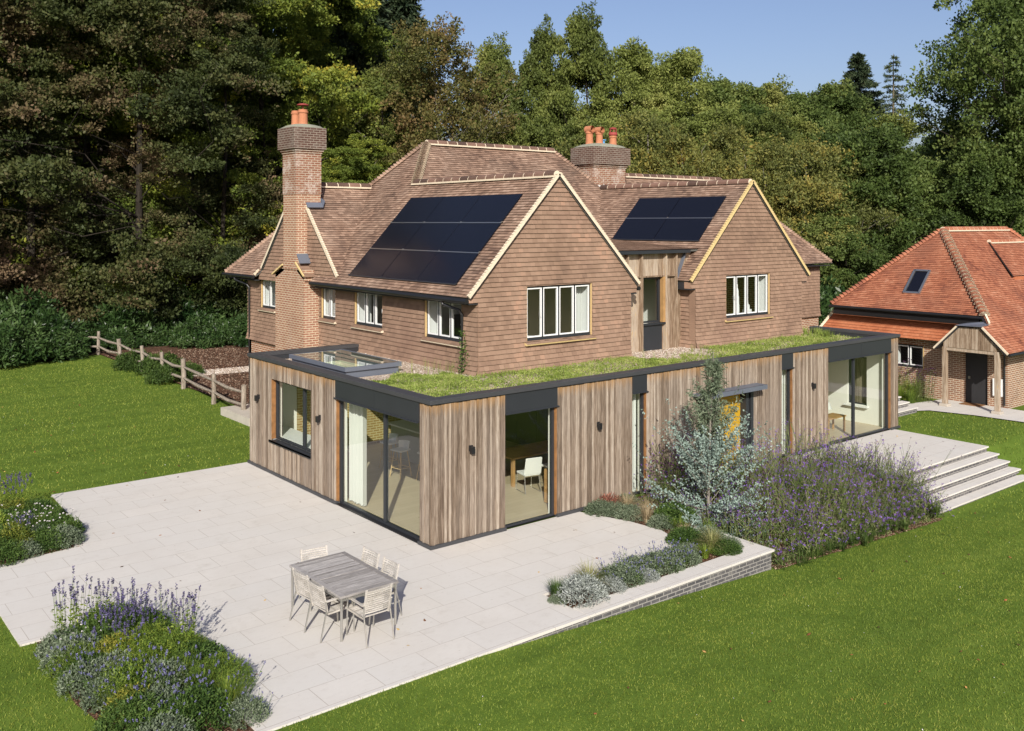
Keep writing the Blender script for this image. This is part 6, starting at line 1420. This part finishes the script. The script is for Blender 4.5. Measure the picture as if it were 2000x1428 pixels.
def bits(name,n,fx,size,mat,flat=.5,seed=5,kind='stuff',parent=None):
    r=rg(seed); x,y,z=fx(r,n); P=np.stack([x,y,z],1); n=len(x); a=r.uniform(0,6.283,n); s=size*r.uniform(.5,1.3,n); u=np.stack([np.cos(a),np.sin(a),r.normal(size=n)*.3],1)*s[:,None]; v=np.stack([-np.sin(a),np.cos(a),r.normal(size=n)*.3],1)*(s*.7)[:,None]; up=np.array([0,0,1])*(s*flat)[:,None]
    V=np.stack([P-u,P-v,P+u,P+v,P+up],1).reshape(-1,3); b=np.arange(n)[:,None]*5; F=np.concatenate([b+np.array([[0,1,4]]),b+np.array([[1,2,4]]),b+np.array([[2,3,4]]),b+np.array([[3,0,4]])])
    R=np.tile(r.random(n),4)
    if parent is not None: V=V-np.array(world_off(parent))
    o=link(name,fmesh(name,V,F,R),mat,parent); o['kind']='stuff'; return o
def fx_roof(r,n):
    x=np.concatenate([r.uniform(.36,18.3,n),r.uniform(.36,3.4,n//2),r.uniform(9.1,11.9,n//3)]); y=np.concatenate([r.uniform(.32,1.0,n),r.uniform(3.3,8.9,n//2),r.uniform(2.2,3.55,n//3)])
    ok=~((x>.6)&(x<2.3)&(y>4.7)&(y<7.9)); x=x[ok];y=y[ok]; return x,y,np.full(len(x),2.881)
bits('pebbles',7000,fx_roof,.016,'pebbles',.8,6,parent=E)
def fx_path(r,n): x=r.uniform(3.3,9,n); y=25.75-(x-3.3)*.1+r.uniform(-.75,.75,n); return x,y,np.full(n,.03)
bits('path_stones',5000,fx_path,.03,'pebbles',.7,7)
def fx_mulch(r,n): x=r.uniform(3.1,9.5,n); y=r.uniform(13,34,n); ok=abs(y-25.7+(x-3.3)*.1)>.8; return x[ok],y[ok],np.full(ok.sum(),.025)
bits('bark_chips',26000,fx_mulch,.035,'chips',.5,8)
def fx_bed(r,n):
    x=np.concatenate([r.uniform(.4,5.2,n),r.uniform(5.6,12.6,n*2)]); y=np.concatenate([r.uniform(-4.0,-.1,n),r.uniform(-4.5,-3.6,n*2)]); z=np.where(x<5.3,-.055,lz(x,y)+.03)
    ok=(x>5.3)|(~in_poly(x,y,PATIO)&(x>.3)); return x[ok],y[ok],z[ok]
bits('bed_chips',5000,fx_bed,.02,'chips',.5,9)
def fx_bl(r,n): 
    x=np.concatenate([r.uniform(-7.3,-5.8,n),r.uniform(-8,-5.5,n)]);y=np.concatenate([r.uniform(-5,.4,n),r.uniform(4.8,8,n)]); return x,y,lz(x,y)+.03
bits('bed_chips',2500,fx_bl,.02,'chips',.5,10)
def fx_leaf(r,n):
    x=r.uniform(-12,20,n); y=r.uniform(-11,30,n); ok=~((x>-.1)&(y>-.1))&~((x>5.5)&(x<12.7)&(y>-4.6)); x=x[ok];y=y[ok]; p=in_poly(x,y,PATIO); k=~p|(r.random(len(x))<.5); x=x[k];y=y[k]; p=p[k]; k2=(p)|((x>12.4)&(x<18.3)&(y>-3)); z=np.where(k2,.004,lz(x,y)+.03); return x,y,z
def fx_daisy(r,n):
    x=r.uniform(-12,24,n); y=r.uniform(-12,32,n); ok=~((x>-.2)&(y>-4.6)&(x<18.6))&~in_poly(x,y,PATIO)&~((x>3)&(y>9))&~in_poly(x,y,PATH)&(x<22.4); x=x[ok];y=y[ok]; return x,y,lz(x,y)+.03
bits('daisies',700,fx_daisy,.012,'flower_white',.6,14)
bits('fallen_leaves',700,fx_leaf,.034,'dead_leaf',.25,12)
# ================================================================== CAMERA AND LIGHT
cam=D.cameras.new('camera'); co=D.objects.new('camera',cam); COL.objects.link(co); co.location=CAM; co.rotation_euler=(math.pi/2,0,_a-math.pi/2)
cam.sensor_width=36; cam.lens=36*CF/2000; cam.shift_y=-(714-HY)/2000; cam.clip_end=3000; cam.clip_start=.1; SC.camera=co
HEAD=rad(52); EL=rad(30)
tv=Vector((math.cos(HEAD)*math.cos(EL),math.sin(HEAD)*math.cos(EL),-math.sin(EL)))
L=D.lights.new('sun','SUN'); L.energy=4.6; L.angle=rad(.5); L.color=(1,.945,.86); lo=D.objects.new('sun',L); COL.objects.link(lo); lo.rotation_euler=tv.to_track_quat('-Z','Y').to_euler(); lo.location=(-20,-30,30)
W=D.worlds.new('World'); SC.world=W; W.use_nodes=True; nt=W.node_tree; nt.nodes.clear()
sky=nt.nodes.new('ShaderNodeTexSky'); sky.sky_type='NISHITA'; sky.sun_disc=False; sky.sun_elevation=EL; sky.sun_rotation=math.pi/2-(HEAD+math.pi); sky.altitude=60; sky.air_density=1.0; sky.dust_density=2.2; sky.ozone_density=3.5
bg=nt.nodes.new('ShaderNodeBackground'); bg.inputs[1].default_value=.09; ow=nt.nodes.new('ShaderNodeOutputWorld'); wb=nt.nodes.new('ShaderNodeMix'); wb.data_type='RGBA'; wb.blend_type='MULTIPLY'; wb.inputs[0].default_value=1; wb.inputs[7].default_value=(1.14,1.0,1.03,1); nt.links.new(sky.outputs[0],wb.inputs[6]); nt.links.new(wb.outputs[2],bg.inputs[0]); nt.links.new(bg.outputs[0],ow.inputs[0])
vs=SC.view_settings; vs.view_transform='Standard'; vs.look='None'; vs.gamma=1; vs.exposure=.43; vs.use_curve_mapping=False
SC.render.engine='CYCLES'; SC.cycles.max_bounces=7; SC.cycles.transparent_max_bounces=12; SC.cycles.diffuse_bounces=3; SC.cycles.glossy_bounces=3; SC.cycles.caustics_reflective=False; SC.cycles.caustics_refractive=False
